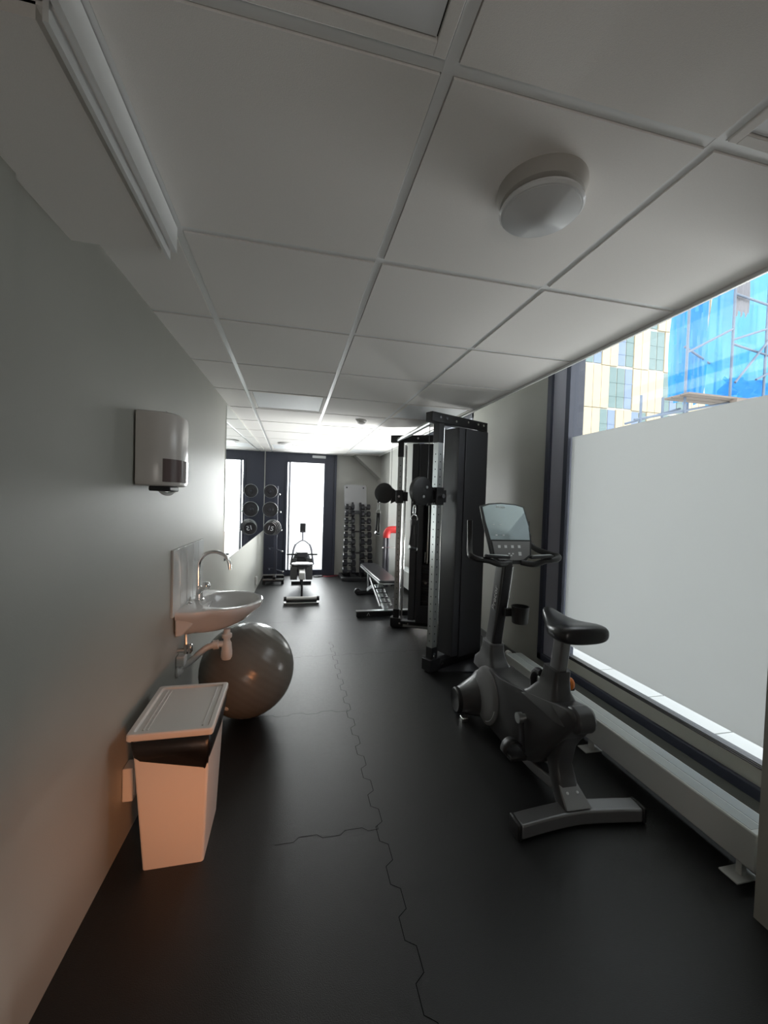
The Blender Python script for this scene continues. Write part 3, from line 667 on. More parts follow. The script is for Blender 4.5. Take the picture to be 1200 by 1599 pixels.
bm = NB(); prism(bm, [(1.30, 3.33), (1.86, 3.20), (1.86, 3.60), (1.42, 3.47)], lambda x, y: V((x, y, 0.001)), lambda x, y: V((x, y, 0.010))); obj('floor_plate', bm, 'shroud', t)

def strap_handle(hp, label, spread):
    p = hp[0]; t = thing('exercise_strap', label, 'exercise strap', p, 'straps hanging from the cable machine')
    bm = NB(); sphere(bm, p + V((0,0,-0.01)), 0.018, 12, (1,1,1.2)); obj('cable_stop', bm, 'rubber', t)
    bm = NB(); tube(bm, smooth([p+V((0,0,-0.03)), p+V((0.010,0,-0.055)), p+V((0.009,0,-0.10)), p+V((0,0,-0.115)), p+V((-0.009,0,-0.10)), p+V((-0.010,0,-0.055))], 4, True), 0.0045, 8, closed=True); obj('snap_hook', bm, 'chrome', t)
    bm = NB(); tube(bm, smooth([p+V((0,0,-0.112)), p+V((0.022,0,-0.125)), p+V((0.026,0,-0.155)), p+V((-0.026,0,-0.155)), p+V((-0.022,0,-0.125))], 4, True), 0.004, 8, closed=True); obj('d_ring', bm, 'chrome', t)
    bm = NB()
    beam(bm, p+V((0,0,-0.150)), p+V((0,0,-0.20)), 0.045, 0.012, (0,1,0)); beam(bm, p+V((-0.010,0,-0.19)), p+V((-0.030-spread,0,-0.39)), 0.022, 0.006, (0,1,0)); beam(bm, p+V((0.012,0,-0.19)), p+V((0.022+spread,0,-0.39)), 0.022, 0.006, (0,1,0))
    obj('strap', bm, 'rubber', t, bevel=0.002)
    bm = NB(); cyl(bm, p+V((-0.036-spread,-0.01,-0.385)), p+V((0.026+spread,0.005,-0.405)), 0.015, 14); obj('grip', bm, 'rubber', t)
    bm = NB(); cyl(bm, p+V((-0.042-spread,-0.012,-0.383)), p+V((-0.034-spread,-0.01,-0.386)), 0.018, 14); cyl(bm, p+V((0.025+spread,0.005,-0.405)), p+V((0.031+spread,0.006,-0.407)), 0.018, 14); obj('grip_cap', bm, 'chrome', t)
strap_handle(hpN, 'black strap handle with chrome ring hanging from the near pulley of the cable machine', 0.0)
strap_handle(hpF, 'black strap handle hanging from the far pulley, in front of the red pipe', -0.010)

# ------------------------------------------------------------------ weight bench
t = thing('weight_bench', 'adjustable black weight bench lying flat behind the cable machine', 'weight bench', (1.24, 5.75, 0))
bm = NB(); pp = [(-0.13, 0), (0.13, 0), (0.13, 1.0), (0.0, 1.04), (-0.13, 1.0)]
pad = [(1.115, 5.02), (1.165, 4.97), (1.32, 4.97), (1.37, 5.02), (1.375, 6.36), (1.345, 6.42), (1.125, 6.42), (1.095, 6.36)]
prism(bm, pad, lambda x, y: V((x, y, 0.425)), lambda x, y: V((x, y, 0.480))); obj('pad', bm, 'vinyl', t, bevel=0.016, seg=3)
bm = NB()
for a, b in zip(pad, pad[1:]+pad[:1]): beam(bm, (*a, 0.440), (*b, 0.440), 0.010, 0.016)
obj('pad_piping', bm, 'steel', t)
bm = NB(); beam(bm, (0.83, 5.055, 0.045), (1.60, 5.055, 0.045), 0.075, 0.075); ft = obj('leg', bm, 'black', t, bevel=0.012)
bm = NB(); beam(bm, (0.83, 5.055, 0.0835), (1.60, 5.055, 0.0835), 0.06, 0.004); obj('top_strip', bm, 'steel', ft)
bm = NB()
for s in (-1, 1): beam(bm, (0.985, 5.0155, 0.045+0.018), (0.985+s*0.018, 5.0155, 0.045-0.018), 0.004, 0.007, (0, 1, 0))
obj('chevron_mark', bm, 'button', ft)
bm = NB(); beam(bm, (1.03, 6.30, 0.035), (1.43, 6.30, 0.035), 0.07, 0.06); 
cyl(bm, (1.05, 6.27, 0.05), (1.05, 6.33, 0.05), 0.05, 18); obj('leg', bm, 'black', t, bevel=0.008)
bm = NB(); beam(bm, (1.23, 5.08, 0.08), (1.22, 5.75, 0.26), 0.06, 0.07); beam(bm, (1.22, 5.75, 0.26), (1.22, 6.28, 0.07), 0.055, 0.06); beam(bm, (1.23, 5.55, 0.23), (1.23, 5.45, 0.43), 0.05, 0.05); beam(bm, (1.22, 6.30, 0.06), (1.20, 6.32, 0.43), 0.018, 0.018); obj('frame', bm, 'steel', t, bevel=0.006)
bm = NB()
for s in (-1, 1): beam(bm, (1.23+s*0.075, 5.10, 0.13), (1.18+s*0.07, 5.62, 0.40), 0.014, 0.045)
for k in range(6):
    f = (k+0.5)/6; p = V((1.23, 5.10, 0.13)).lerp(V((1.18, 5.62, 0.40)), f); cyl(bm, p-V((0.078,0,0)), p+V((0.078,0,0)), 0.013, 10)
obj('adjustment_ladder', bm, 'chrome', t)
bm = NB(); tube(bm, smooth([(1.32, 5.12, 0.22), (1.38, 5.10, 0.23), (1.40, 5.12, 0.30), (1.38, 5.20, 0.37), (1.32, 5.22, 0.36)]), 0.008, 8); obj('carry_handle', bm, 'chrome', t)

# ------------------------------------------------------------------ rowing machine
t = thing('rowing_machine', 'rowing machine with raised monitor standing in front of the glazed end door', 'rowing machine', (0.17, 6.5, 0))
bm = NB(); cyl(bm, (-0.05, 5.82, 0.075), (0.38, 5.82, 0.075), 0.026, 16); obj('rear_foot', bm, 'white_plastic', t)
bm = NB(); cyl(bm, (-0.082, 5.82, 0.072), (-0.045, 5.82, 0.072), 0.033, 16); cyl(bm, (0.378, 5.82, 0.072), (0.415, 5.82, 0.072), 0.033, 16); cyl(bm, (-0.05, 5.82, 0.04), (0.38, 5.82, 0.04), 0.018, 12); obj('foot_caps', bm, 'rubber', t)
bm = NB(); beam(bm, (-0.08, 5.80, 0.012), (0.41, 5.80, 0.012), 0.05, 0.022); obj('foot_plate', bm, 'steel', t, bevel=0.004)
bm = NB(); beam(bm, (0.165, 5.83, 0.07), (0.168, 5.90, 0.33), 0.028, 0.03, (0, 1, 0)); obj('rear_leg', bm, 'black', t, bevel=0.004)
bm = NB(); beam(bm, (0.168, 5.84, 0.385), (0.182, 7.15, 0.33), 0.085, 0.10); obj('rail', bm, 'white_plastic', t, bevel=0.010)
bm = NB()
loft(bm, [[V((0.175+sx*a, y, z)) for sx, z in ((-1, zb), (1, zb), (1.0, zt), (0.5, zt+0.012), (-0.5, zt+0.012), (-1.0, zt))] for y, a, zb, zt in ((6.16, 0.10, 0.465, 0.485), (6.20, 0.155, 0.455, 0.50), (6.35, 0.16, 0.455, 0.50), (6.42, 0.11, 0.465, 0.485))])
obj('seat', bm, 'vinyl', t, angle=50)
bm = NB(); box(bm, 0.10, 0.25, 6.20, 6.38, 0.425, 0.457); obj('seat_carriage', bm, 'shroud', t, bevel=0.004)
bm = NB()
loft(bm, [[V((0.19+a*cos(q), y, 0.40+b*sin(q))) for q in [2*pi*i/24 for i in range(24)]] for y, a, b in ((6.98, 0.10, 0.13), (7.02, 0.15, 0.19), (7.25, 0.15, 0.20), (7.30, 0.10, 0.14))]); obj('flywheel_housing', bm, 'shroud', t, angle=50)
for s in (-1, 1):
    bm = NB(); x = 0.18+s*0.125
    loft(bm, [[V((x-0.055, 6.78, 0.15+0.02)), V((x+0.055, 6.78, 0.17)), V((x+0.055, 6.76, 0.15)), V((x-0.055, 6.76, 0.15))],
              [V((x-0.060, 6.90, 0.33)), V((x+0.060, 6.90, 0.33)), V((x+0.060, 6.86, 0.33)), V((x-0.060, 6.86, 0.33))],
              [V((x-0.050, 6.97, 0.47)), V((x+0.050, 6.97, 0.47)), V((x+0.050, 6.94, 0.48)), V((x-0.050, 6.94, 0.48))]])
    o = obj('footrest', bm, 'rubber', t, bevel=0.015, seg=3)
    bm = NB(); beam(bm, (x-0.064, 6.875, 0.36), (x+0.064, 6.875, 0.36), 0.012, 0.03); obj('foot_strap', bm, 'white_plastic', o)
bm = NB(); beam(bm, (0.02, 7.15, 0.03), (0.36, 7.15, 0.03), 0.06, 0.05); beam(bm, (0.19, 7.15, 0.04), (0.185, 7.12, 0.30), 0.05, 0.06, (0,1,0)); obj('front_foot', bm, 'black', t, bevel=0.006)
bm = NB(); tube(bm, [(-0.065, 6.95, 0.548), (0.445, 6.95, 0.548)], 0.014, 12); obj('handlebar', bm, 'rubber', t)
bm = NB(); box(bm, 0.10, 0.28, 6.93, 6.99, 0.50, 0.585); obj('handle_hook', bm, 'shroud', t, bevel=0.006)
for s in (-1, 1):
    bm = NB(); c0 = 0.195
    tube(bm, smooth([(c0+s*0.190, 7.05, 0.36), (c0+s*0.165, 7.02, 0.52), (c0+s*0.145, 7.00, 0.64), (c0+s*0.115, 7.0, 0.715)], 5), 0.017, 10); obj('side_arm', bm, 'frame_grey', t)
    bm = NB(); tube(bm, smooth([(c0+s*0.115, 7.0, 0.710), (c0+s*0.06, 7.0, 0.755), (c0+s*0.02, 7.0, 0.778), (c0, 7.0, 0.780)], 4), 0.011, 10); obj('monitor_yoke', bm, 'frame_grey', t)
bm = NB(); tube(bm, [(0.195, 7.0, 0.775), (0.190, 7.0, 0.93)], 0.013, 10); obj('monitor_arm', bm, 'frame_grey', t)
bm = NB(); box(bm, 0.145, 0.240, 6.985, 7.02, 0.915, 1.075); o = obj('monitor', bm, 'pipe', t, bevel=0.008)
bm = NB(); box(bm, 0.155, 0.230, 6.982, 6.986, 0.945, 1.065); obj('monitor_screen', bm, 'gasket', o)

# ------------------------------------------------------------------ plate tree with weight plates
px, py = -0.27, 7.34
t = thing('weight_plate_tree', 'dark weight plate tree against the mirror beside the end door', 'plate rack', (px, py, 0))
bm = NB(); beam(bm, (px, py, 0.08), (px, py, 1.70), 0.06, 0.06, (0,1,0)); obj('post', bm, 'frame', t, bevel=0.004)
bm = NB(); beam(bm, (-0.46, py-0.16, 0.07), (-0.11, py-0.16, 0.07), 0.05, 0.05); beam(bm, (-0.46, py+0.16, 0.07), (-0.11, py+0.16, 0.07), 0.05, 0.05); beam(bm, (px, py-0.2, 0.11), (px, py+0.2, 0.11), 0.05, 0.05)
obj('base', bm, 'black', t, bevel=0.004)
bm = NB(); beam(bm, (-0.46, py-0.188, 0.085), (-0.11, py-0.188, 0.085), 0.006, 0.022); beam(bm, (-0.46, py-0.20, 0.17), (-0.12, py-0.20, 0.17), 0.008, 0.016); obj('base_rail', bm, 'steel', t)
bm = NB()
for x in (-0.44, -0.13): 
    for yy in (-0.16, 0.16): cyl(bm, (x, py+yy, 0), (x, py+yy, 0.05), 0.025, 12)
obj('rubber_feet', bm, 'rubber', t)
for i, z in enumerate((1.60, 1.29, 0.97, 0.60, 0.24)):
    xe = -0.215+i*0.022
    bm = NB(); cyl(bm, (px+0.02, py-0.01, z-0.02), (xe, py-0.06, z-0.045), 0.013, 12); cyl(bm, (px-0.09, py-0.02, z), (px-0.09, py-0.19, z), 0.013, 12); beam(bm, (px-0.12, py-0.02, z), (px, py-0.02, z), 0.03, 0.03); o = obj('peg', bm, 'frame', t)
    bm = NB(); sphere(bm, (xe, py-0.06, z-0.045), 0.017, 12); obj('peg_tip', bm, 'chrome', o)
plates = [(1.60, 0.115, [0.0], 'round black weight plate with a bright rim, topmost on the plate tree'),
          (1.29, 0.130, [0.0], 'round black weight plate on the second peg of the plate tree'),
          (0.965, 0.110, [0.0], 'black weight plate marked 15 at the front of the third peg'),
          (0.97, 0.120, [0.045], 'black weight plate second in the stack behind the plate marked 15'),
          (0.975, 0.130, [0.085], 'black weight plate third in the stack behind the plate marked 15'),
          (0.975, 0.140, [0.125], 'rearmost and largest weight plate in the stack on the third peg')]
for z, r, offs, lab in plates:
    for off in offs:
        yy = py-0.17+off; xx = px-0.09 + (0.35*off)
        t2 = thing('weight_plate', lab, 'weight plate', (xx, yy, z), 'weight plates on the tree')
        bm = NB(); lathe(bm, [(0.016, -0.012), (r*0.35, -0.014), (r*0.40, -0.006), (r*0.80, -0.006), (r*0.84, -0.016), (r*0.97, -0.016), (r, -0.008), (r, 0.012), (r*0.9, 0.016), (0.016, 0.012)], (xx, yy, z), axis=(0, 1, 0), n=40); obj('disc', bm, 'iron', t2)
        bm = NB(); lathe(bm, [(r*0.955, -0.0168), (r*0.955, -0.0178), (r*0.995, -0.0120), (r*0.995, -0.0100)], (xx, yy, z), axis=(0, 1, 0), n=40, cap=False); obj('rim_line', bm, 'steel', t2)
        if '15 at the front' in lab: text_mesh('plate_number', '15', 0.11, 'button', t2, (xx+0.01, yy-0.018, z), (1, 0, -0.25), (0.25, 0, 1))

# ------------------------------------------------------------------ dumbbell rack
t = thing('dumbbell_rack', 'upright dumbbell rack with a pale backboard at the end wall', 'dumbbell rack', (1.19, 7.62, 0))
yz = lambda z: 7.42 + 0.20*z/1.8     # the rack leans back
bm = NB()
for s in (-1, 1):
    beam(bm, (1.20+s*0.085, yz(0.03)+0.02, 0.03), (1.20+s*0.075, yz(1.45)+0.02, 1.45), 0.035, 0.05, (0, 1, 0))
    for off in (-0.14, 0.14):
        pass
beam(bm, (1.09, yz(1.27)+0.02, 1.27), (1.31, yz(1.27)+0.02, 1.27), 0.035, 0.05)
for z in (0.5, 0.9): beam(bm, (1.12, yz(z)+0.03, z), (1.28, yz(z)+0.03, z), 0.02, 0.03)
obj('frame', bm, 'black', t, bevel=0.003)
bm = NB(); beam(bm, (0.93, 7.36, 0.035), (1.48, 7.36, 0.035), 0.07, 0.06); beam(bm, (0.97, 7.85, 0.035), (1.44, 7.85, 0.035), 0.06, 0.06)
for x in (0.95, 1.20, 1.45): beam(bm, (x, 7.36, 0.035), (x, 7.88, 0.035), 0.06, 0.05)
obj('base', bm, 'black', t, bevel=0.006)
bm = NB(); a0, a1 = yz(0.35)+0.055, yz(1.79)+0.055
pts = [(0.975, 1.22), (1.41, 1.22), (1.395, 1.755), (1.36, 1.785), (1.00, 1.785), (0.965, 1.755)]
prism(bm, pts, lambda x, z: V((x, yz(z)+0.060, z)), lambda x, z: V((x, yz(z)+0.072, z))); bb = obj('backboard', bm, 'panel', t, bevel=0.004)
bm = NB()
for x in (1.015, 1.335): cyl(bm, (x, yz(1.73)+0.058, 1.73), (x, yz(1.73)+0.050, 1.73), 0.014, 12)
obj('board_bolt', bm, 'gasket', bb)
NT = 10; zt = lambda i: 1.355 - i*0.131
xs = lambda side, i: (1.064 if side < 0 else 1.366) + (0.0 if side < 0 else 0.002)*i + (-0.0002*i)
for side in (-1, 1):
    for i in range(NT):
        z, x = zt(i), xs(side, i); y = yz(z)
        hw = 0.062+0.006*i
        bm = NB()
        for q in (-1, 1): loft(bm, [[V((x+q*hw*0.42-0.005, y-0.10, z-0.015)), V((x+q*hw*0.42+0.005, y-0.10, z-0.015)), V((x+q*hw*0.42+0.005, y+0.04, z-0.045)), V((x+q*hw*0.42-0.005, y+0.04, z-0.045))],
                                    [V((x+q*hw*0.42-0.005, y-0.10, z-0.008)), V((x+q*hw*0.42+0.005, y-0.10, z-0.008)), V((x+q*hw*0.42+0.005, y+0.04, z-0.020)), V((x+q*hw*0.42-0.005, y+0.04, z-0.020))]])
        box(bm, min(x, 1.20+side*0.08)-0.0, max(x, 1.20+side*0.08), y+0.0, y+0.015, z-0.045, z-0.025)
        obj('cradle', bm, 'black', t)
ords = ['topmost', 'second from the top', 'third from the top', 'fourth from the top', 'fifth from the top', 'fifth from the bottom', 'fourth from the bottom', 'third from the bottom', 'second from the bottom', 'lowest']
def make_dumbbell():
    t = thing('dumbbell', '', 'dumbbell', (0, 0, 0), 'dumbbells on the upright rack')
    for s in (-1, 1):
        bm = NB(); rings = []
        for xx, r in ((0.028, 0.046), (0.034, 0.056), (0.088, 0.056), (0.096, 0.044)):
            rings.append([V((s*xx, r*cos(pi/6+k*pi/3), r*sin(pi/6+k*pi/3))) for k in range(6)])
        loft(bm, rings); obj('head', bm, 'iron', t)
    bm = NB(); tube(bm, [(-0.045, 0, 0), (-0.02, 0, 0), (0, 0, 0), (0.02, 0, 0), (0.045, 0, 0)], 0.013, 12, radii=[0.011, 0.013, 0.0145, 0.013, 0.011]); obj('handle', bm, 'shroud', t)
    return t
proto = make_dumbbell(); first = True
for side in (-1, 1):
    for i in range(NT):
        if first: o = proto; first = False
        else:
            o = proto.copy(); C.objects.link(o)
            for ch in proto.children:
                c = ch.copy(); C.objects.link(c); c.parent = o
        z = zt(i); x = xs(side, i)
        s = 0.90 + 0.045*i
        o.location = (x, yz(z)-0.035, z+0.012); o.scale = (s, 0.95+0.02*i, 0.95+0.02*i)
        o['label'] = 'black hex dumbbell, %s in the %s column of the rack' % (ords[i], 'left' if side < 0 else 'right')

# red elbow pipe beside the dumbbells
t = thing('floor_standing_pipe', 'dark grey upright pipe with a red elbow behind the weight bench', 'pipe', (1.615, 6.80, 0))
bm = NB(); cyl(bm, (1.585, 6.80, 0.0), (1.585, 6.80, 0.90), 0.032, 18); cyl(bm, (1.645, 6.82, 0.0), (1.645, 6.82, 0.90), 0.030, 18); obj('upright_pipe', bm, 'pipe', t)
bm = NB(); tube(bm, smooth([(1.615, 6.80, 0.86), (1.617, 6.80, 0.93), (1.650, 6.80, 0.985), (1.71, 6.80, 1.0), (1.79, 6.80, 1.0)], 6), 0.062, 20); obj('red_elbow', bm, 'red', t)
bm = NB(); cyl(bm, (1.54, 6.745, 0.69), (1.80, 6.745, 0.69), 0.007, 10); sphere(bm, (1.54, 6.745, 0.69), 0.014, 10); obj('cross_pin', bm, 'chrome', t)

# red cord with black handle on the floor by the end door
t = thing('resistance_cord', 'red cord with a black loop lying on the floor by the end door', 'cord', (0.60, 7.80, 0.01))
bm = NB(); tube(bm, smooth([(0.60, 7.80, 0.008), (0.70, 7.78, 0.008), (0.80, 7.81, 0.008), (0.90, 7.86, 0.008)]), 0.007, 8); obj('cord', bm, 'redcord', t)
bm = NB(); tube(bm, smooth([(0.60, 7.80, 0.012), (0.54, 7.84, 0.012), (0.46, 7.82, 0.012), (0.45, 7.76, 0.012), (0.52, 7.74, 0.012)], 5, True), 0.011, 8, closed=True); obj('loop_handle', bm, 'rubber', t)

# ------------------------------------------------------------------ exercise bike
BX = 1.375
t = thing('exercise_bike', 'upright grey and black exercise bike in front of the frosted side window', 'exercise bike', (BX, 2.05, 0)); bike = t; t.rotation_euler.z = -0.03
def side_prism(bm, poly, x0, x1): return prism(bm, poly, lambda y, z: V((x0, y, z)), lambda y, z: V((x1, y, z)))
body = smooth([(2.60, 0.19, 0), (2.57, 0.30, 0), (2.48, 0.40, 0), (2.38, 0.425, 0), (2.20, 0.435, 0), (1.96, 0.480, 0), (1.76, 0.520, 0), (1.64, 0.545, 0), (1.585, 0.540, 0), (1.575, 0.50, 0), (1.62, 0.42, 0), (1.72, 0.30, 0), (1.82, 0.17, 0), (1.93, 0.10, 0), (2.12, 0.055, 0), (2.34, 0.05, 0), (2.52, 0.085, 0)], 4, True)
body = [(p.x, p.y) for p in body]
bm = NB(); rings = []
cy_, cz_ = 2.1, 0.30
for x, s in ((-0.088, 0.955), (-0.080, 0.985), (-0.062, 1.0), (0.062, 1.0), (0.080, 0.985), (0.088, 0.955)):
    rings.append([V((BX+x*(0.72+0.28*min(1, max(0, (y-1.58)/0.40))), cy_+(y-cy_)*s, cz_+(z-cz_)*s)) for y, z in body])
loft(bm, rings); obj('drive_housing', bm, 'bike', t, angle=45)
# rear nose of the housing
bm = NB(); cyl(bm, (BX-0.048, 1.612, 0.497), (BX+0.048, 1.612, 0.497), 0.060, 24); obj('rear_cap', bm, 'bike', t, bevel=0.012)
# lighter oval cover on each side at the flywheel
for s in (-1, 1):
    bm = NB(); n = 36
    def oval(k, x): return [V((BX+s*x, 2.405+0.170*k*cos(a)+0.02*sin(a), 0.235+0.185*k*sin(a)-0.03*cos(a))) for a in [2*pi*i/n for i in range(n)]]
    loft(bm, [oval(1.0, 0.078), oval(0.985, 0.094), oval(0.93, 0.099), oval(0.6, 0.101)]); o = obj('side_cover', bm, 'bike_light', t, angle=50)
    bm = NB(); pts = [V((BX+s*0.0995, 2.405+0.150*cos(a), 0.235+0.165*sin(a)-0.02*cos(a))) for a in [rad(q) for q in range(200, 262, 6)]]
    tube(bm, pts, 0.0022, 6); obj('cover_line', bm, 'button', o)
# steering column cowl and column
bm = NB()
def rrect(c, hx, hy, z, n=5, r=0.35):
    pts = []; rx, ry = hx*r, hy*r
    for sx, sy, a0 in ((1,1,0), (-1,1,pi/2), (-1,-1,pi), (1,-1,3*pi/2)):
        for i in range(n+1):
            a = a0+pi/2*i/n; pts.append(V((c[0]+sx*(hx-rx)+rx*cos(a), c[1]+sy*(hy-ry)+ry*sin(a), z)))
    return pts
loft(bm, [rrect((BX, 2.50), 0.084, 0.165, 0.36), rrect((BX, 2.505), 0.078, 0.155, 0.41), rrect((BX, 2.51), 0.062, 0.105, 0.45), rrect((BX, 2.512), 0.052, 0.082, 0.50), rrect((BX, 2.508), 0.049, 0.074, 0.555)]); obj('column_cowl', bm, 'bike', t, angle=50)
bm = NB(); loft(bm, [rrect((BX, 2.508), 0.050, 0.076, 0.553), rrect((BX, 2.507), 0.050, 0.076, 0.560)]); obj('cowl_ring', bm, 'bike_metal', t)
bm = NB(); loft(bm, [rrect((BX, 2.51), 0.036, 0.058, 0.54), rrect((BX, 2.455), 0.034, 0.055, 0.80), rrect((BX+0.002, 2.40), 0.033, 0.055, 1.14)]); col = obj('steering_column', bm, 'bike', t, angle=50)
bm = NB(); loft(bm, [rrect((BX+0.0, 2.456), 0.030, 0.012, 0.56), rrect((BX+0.0, 2.400), 0.028, 0.012, 0.82), rrect((BX+0.002, 2.345), 0.027, 0.012, 1.12)]); obj('column_inlay', bm, 'gasket', col, angle=50)
bm = NB(); tube(bm, [(BX+0.033, 2.448, 0.66), (BX+0.036, 2.395, 0.88), (BX+0.034, 2.350, 1.10)], 0.007, 8); obj('column_edge', bm, 'chrome', col)
text_mesh('column_lettering', 'Precor', 0.062, 'button', col, (BX-0.0365, 2.437, 0.875), (0.0, -0.22, 1.0), (0.0, 1.0, 0.22))
# cup holder
t_c = NB(); cx, cyy, cz = 1.462, 2.325, 0.735
lathe(t_c, [(0.046, 0.0), (0.050, 0.004), (0.056, 0.105), (0.057, 0.110), (0.053, 0.110), (0.047, 0.012), (0.001, 0.010)], (cx, cyy, cz), n=28)
box(t_c, BX, cx-0.04, 2.36, 2.39, 0.77, 0.82); obj('cup_holder', t_c, 'rubber', t, angle=40)
# seat post, cowl, saddle, knobs
bm = NB(); loft(bm, [rrect((BX, 1.83), 0.086, 0.20, 0.455), rrect((BX, 1.825), 0.076, 0.13, 0.50), rrect((BX, 1.818), 0.052, 0.080, 0.56), rrect((BX, 1.808), 0.044, 0.066, 0.625), rrect((BX, 1.80), 0.042, 0.062, 0.668)]); obj('seat_post_cowl', bm, 'bike', t, angle=50)
bm = NB(); loft(bm, [rrect((BX, 1.80), 0.026, 0.040, 0.60), rrect((BX, 1.765), 0.026, 0.040, 0.835)]); obj('seat_post', bm, 'bike_metal', t, angle=50)
bm = NB(); lathe(bm, [(0.010, -0.01), (0.012, 0.012), (0.030, 0.016), (0.033, 0.028), (0.028, 0.040), (0.001, 0.042)], (BX+0.040, 1.79, 0.585), axis=(1, 0.0, 0.0), n=20); obj('adjuster_knob', bm, 'orange', t)
bm = NB(); tube(bm, smooth([(BX-0.03, 1.95, 0.50), (BX-0.035, 1.95, 0.56), (BX-0.035, 1.92, 0.60), (BX-0.035, 1.88, 0.605)], 5), 0.020, 12); obj('grab_loop', bm, 'gasket', t)
bm = NB(); rings = []
for y, hw, ztop, zb, dip in ((1.590, 0.100, 0.925, 0.868, 0.0), (1.598, 0.124, 0.942, 0.852, 0.004), (1.64, 0.135, 0.950, 0.845, 0.010), (1.70, 0.133, 0.940, 0.845, 0.014), (1.76, 0.112, 0.928, 0.845, 0.008), (1.82, 0.072, 0.928, 0.850, 0.0), (1.88, 0.046, 0.944, 0.865, -0.004), (1.92, 0.032, 0.952, 0.888, -0.004), (1.936, 0.014, 0.944, 0.908, 0.0)):
    r = []
    for i in range(20):
        a = 2*pi*i/20; cx_, sz = cos(a), sin(a)
        xx = hw*math.copysign(abs(cx_)**0.75, cx_)
        mid = (ztop+zb)/2; hz = (ztop-zb)/2
        zz = mid + hz*math.copysign(abs(sz)**0.6, sz) - (dip*(1-abs(cx_)) if sz > 0 else 0)
        r.append(V((BX+0.01+xx, y, zz)))
    rings.append(r)
loft(bm, rings); obj('saddle', bm, 'vinyl', t, angle=60, sub=1)
bm = NB(); box(bm, BX-0.04, BX+0.04, 1.68, 1.84, 0.832, 0.862); obj('saddle_clamp', bm, 'gasket', t, bevel=0.006)
# rear leg and stabilisers
bm = NB()
def qr(xc, yc, hx, hy, z): return rrect((xc, yc), hx, hy, z, 3, 0.3)
loft(bm, [qr(BX, 1.70, 0.060, 0.085, 0.44), qr(BX, 1.745, 0.050, 0.060, 0.32), qr(BX, 1.755, 0.046, 0.050, 0.22), qr(BX, 1.715, 0.052, 0.046, 0.14), qr(BX+0.0, 1.655, 0.064, 0.048, 0.085), qr(BX+0.0, 1.628, 0.070, 0.046, 0.060)]); obj('rear_leg', bm, 'bike', t, angle=45)
bm = NB(); loft(bm, [[V((BX-0.066, 1.60, 0.0775)), V((BX+0.066, 1.60, 0.0775)), V((BX+0.046, 1.705, 0.150)), V((BX-0.046, 1.705, 0.150))], [V((BX-0.066, 1.585, 0.082)), V((BX+0.066, 1.585, 0.082)), V((BX+0.046, 1.697, 0.158)), V((BX-0.046, 1.697, 0.158))]]); o = obj('cover_plate', bm, 'bike_light', t, bevel=0.003)
bm = NB()
for s in (-1, 1): sphere(bm, (BX+s*0.026, 1.643, 0.122), 0.007, 10)
obj('screws', bm, 'button', o)
def sweep(bm, cen, hw, hh):
    rings = []
    for i, p in enumerate(cen):
        p = V(p); d = (V(cen[min(i+1, len(cen)-1)])-V(cen[max(i-1, 0)])).normalized(); s = d.cross(V((0,0,1))).normalized()
        rings.append([p-s*hw-V((0,0,hh)), p+s*hw-V((0,0,hh)), p+s*hw*0.9+V((0,0,hh)), p-s*hw*0.9+V((0,0,hh))])
    return loft(bm, rings)
bm = NB(); sweep(bm, smooth([(1.055, 1.592, 0.042), (1.20, 1.612, 0.042), (1.375, 1.625, 0.042), (1.54, 1.612, 0.042), (1.695, 1.592, 0.042)], 4), 0.046, 0.032); rf = obj('rear_stabiliser', bm, 'bike_metal', t, bevel=0.010, seg=3)
for x in (1.052, 1.698):
    bm = NB(); box(bm, x-0.010, x+0.010, 1.548, 1.634, 0.004, 0.076); obj('end_cap', bm, 'rubber', rf, bevel=0.006)
for x in (1.11, 1.64):
    bm = NB(); cyl(bm, (x, 1.60, 0.0), (x, 1.60, 0.014), 0.022, 12); obj('rubber_foot', bm, 'rubber', rf)
bm = NB(); pts = smooth([(BX, 2.50, 0.11), (BX, 2.25, 0.060), (BX, 2.02, 0.058), (BX, 1.86, 0.075), (BX, 1.74, 0.10)], 5); sweep(bm, pts, 0.040, 0.028); obj('lower_beam', bm, 'bike_metal', t, bevel=0.008)
bm = NB(); loft(bm, [[V((x, yc+r_*cos(q), zc+r_*sin(q))) for q in [2*pi*i/28 for i in range(28)]] for x, yc, zc, r_ in ((1.185, 2.635, 0.098, 0.088), (1.20, 2.632, 0.100, 0.092), (1.29, 2.56, 0.16, 0.135), (1.31, 2.54, 0.19, 0.15), (1.44, 2.54, 0.19, 0.15), (1.46, 2.56, 0.16, 0.135), (1.55, 2.632, 0.100, 0.092), (1.565, 2.635, 0.098, 0.088))]); fs = obj('front_stabiliser', bm, 'bike', t, bevel=0.02, seg=3)
for x, s in ((1.185, -1), (1.565, 1)):
    bm = NB(); lathe(bm, [(0.086, -0.004), (0.086, 0.016), (0.076, 0.024), (0.050, 0.018), (0.001, 0.018)], (x, 2.635, 0.098), axis=(s, 0, 0), n=28); o = obj('transport_wheel', bm, 'rubber', fs)
    bm = NB(); box(bm, x-0.02, x+0.03, 2.50, 2.55, 0.0, 0.035); obj('levelling_foot', bm, 'chrome', fs, bevel=0.006)
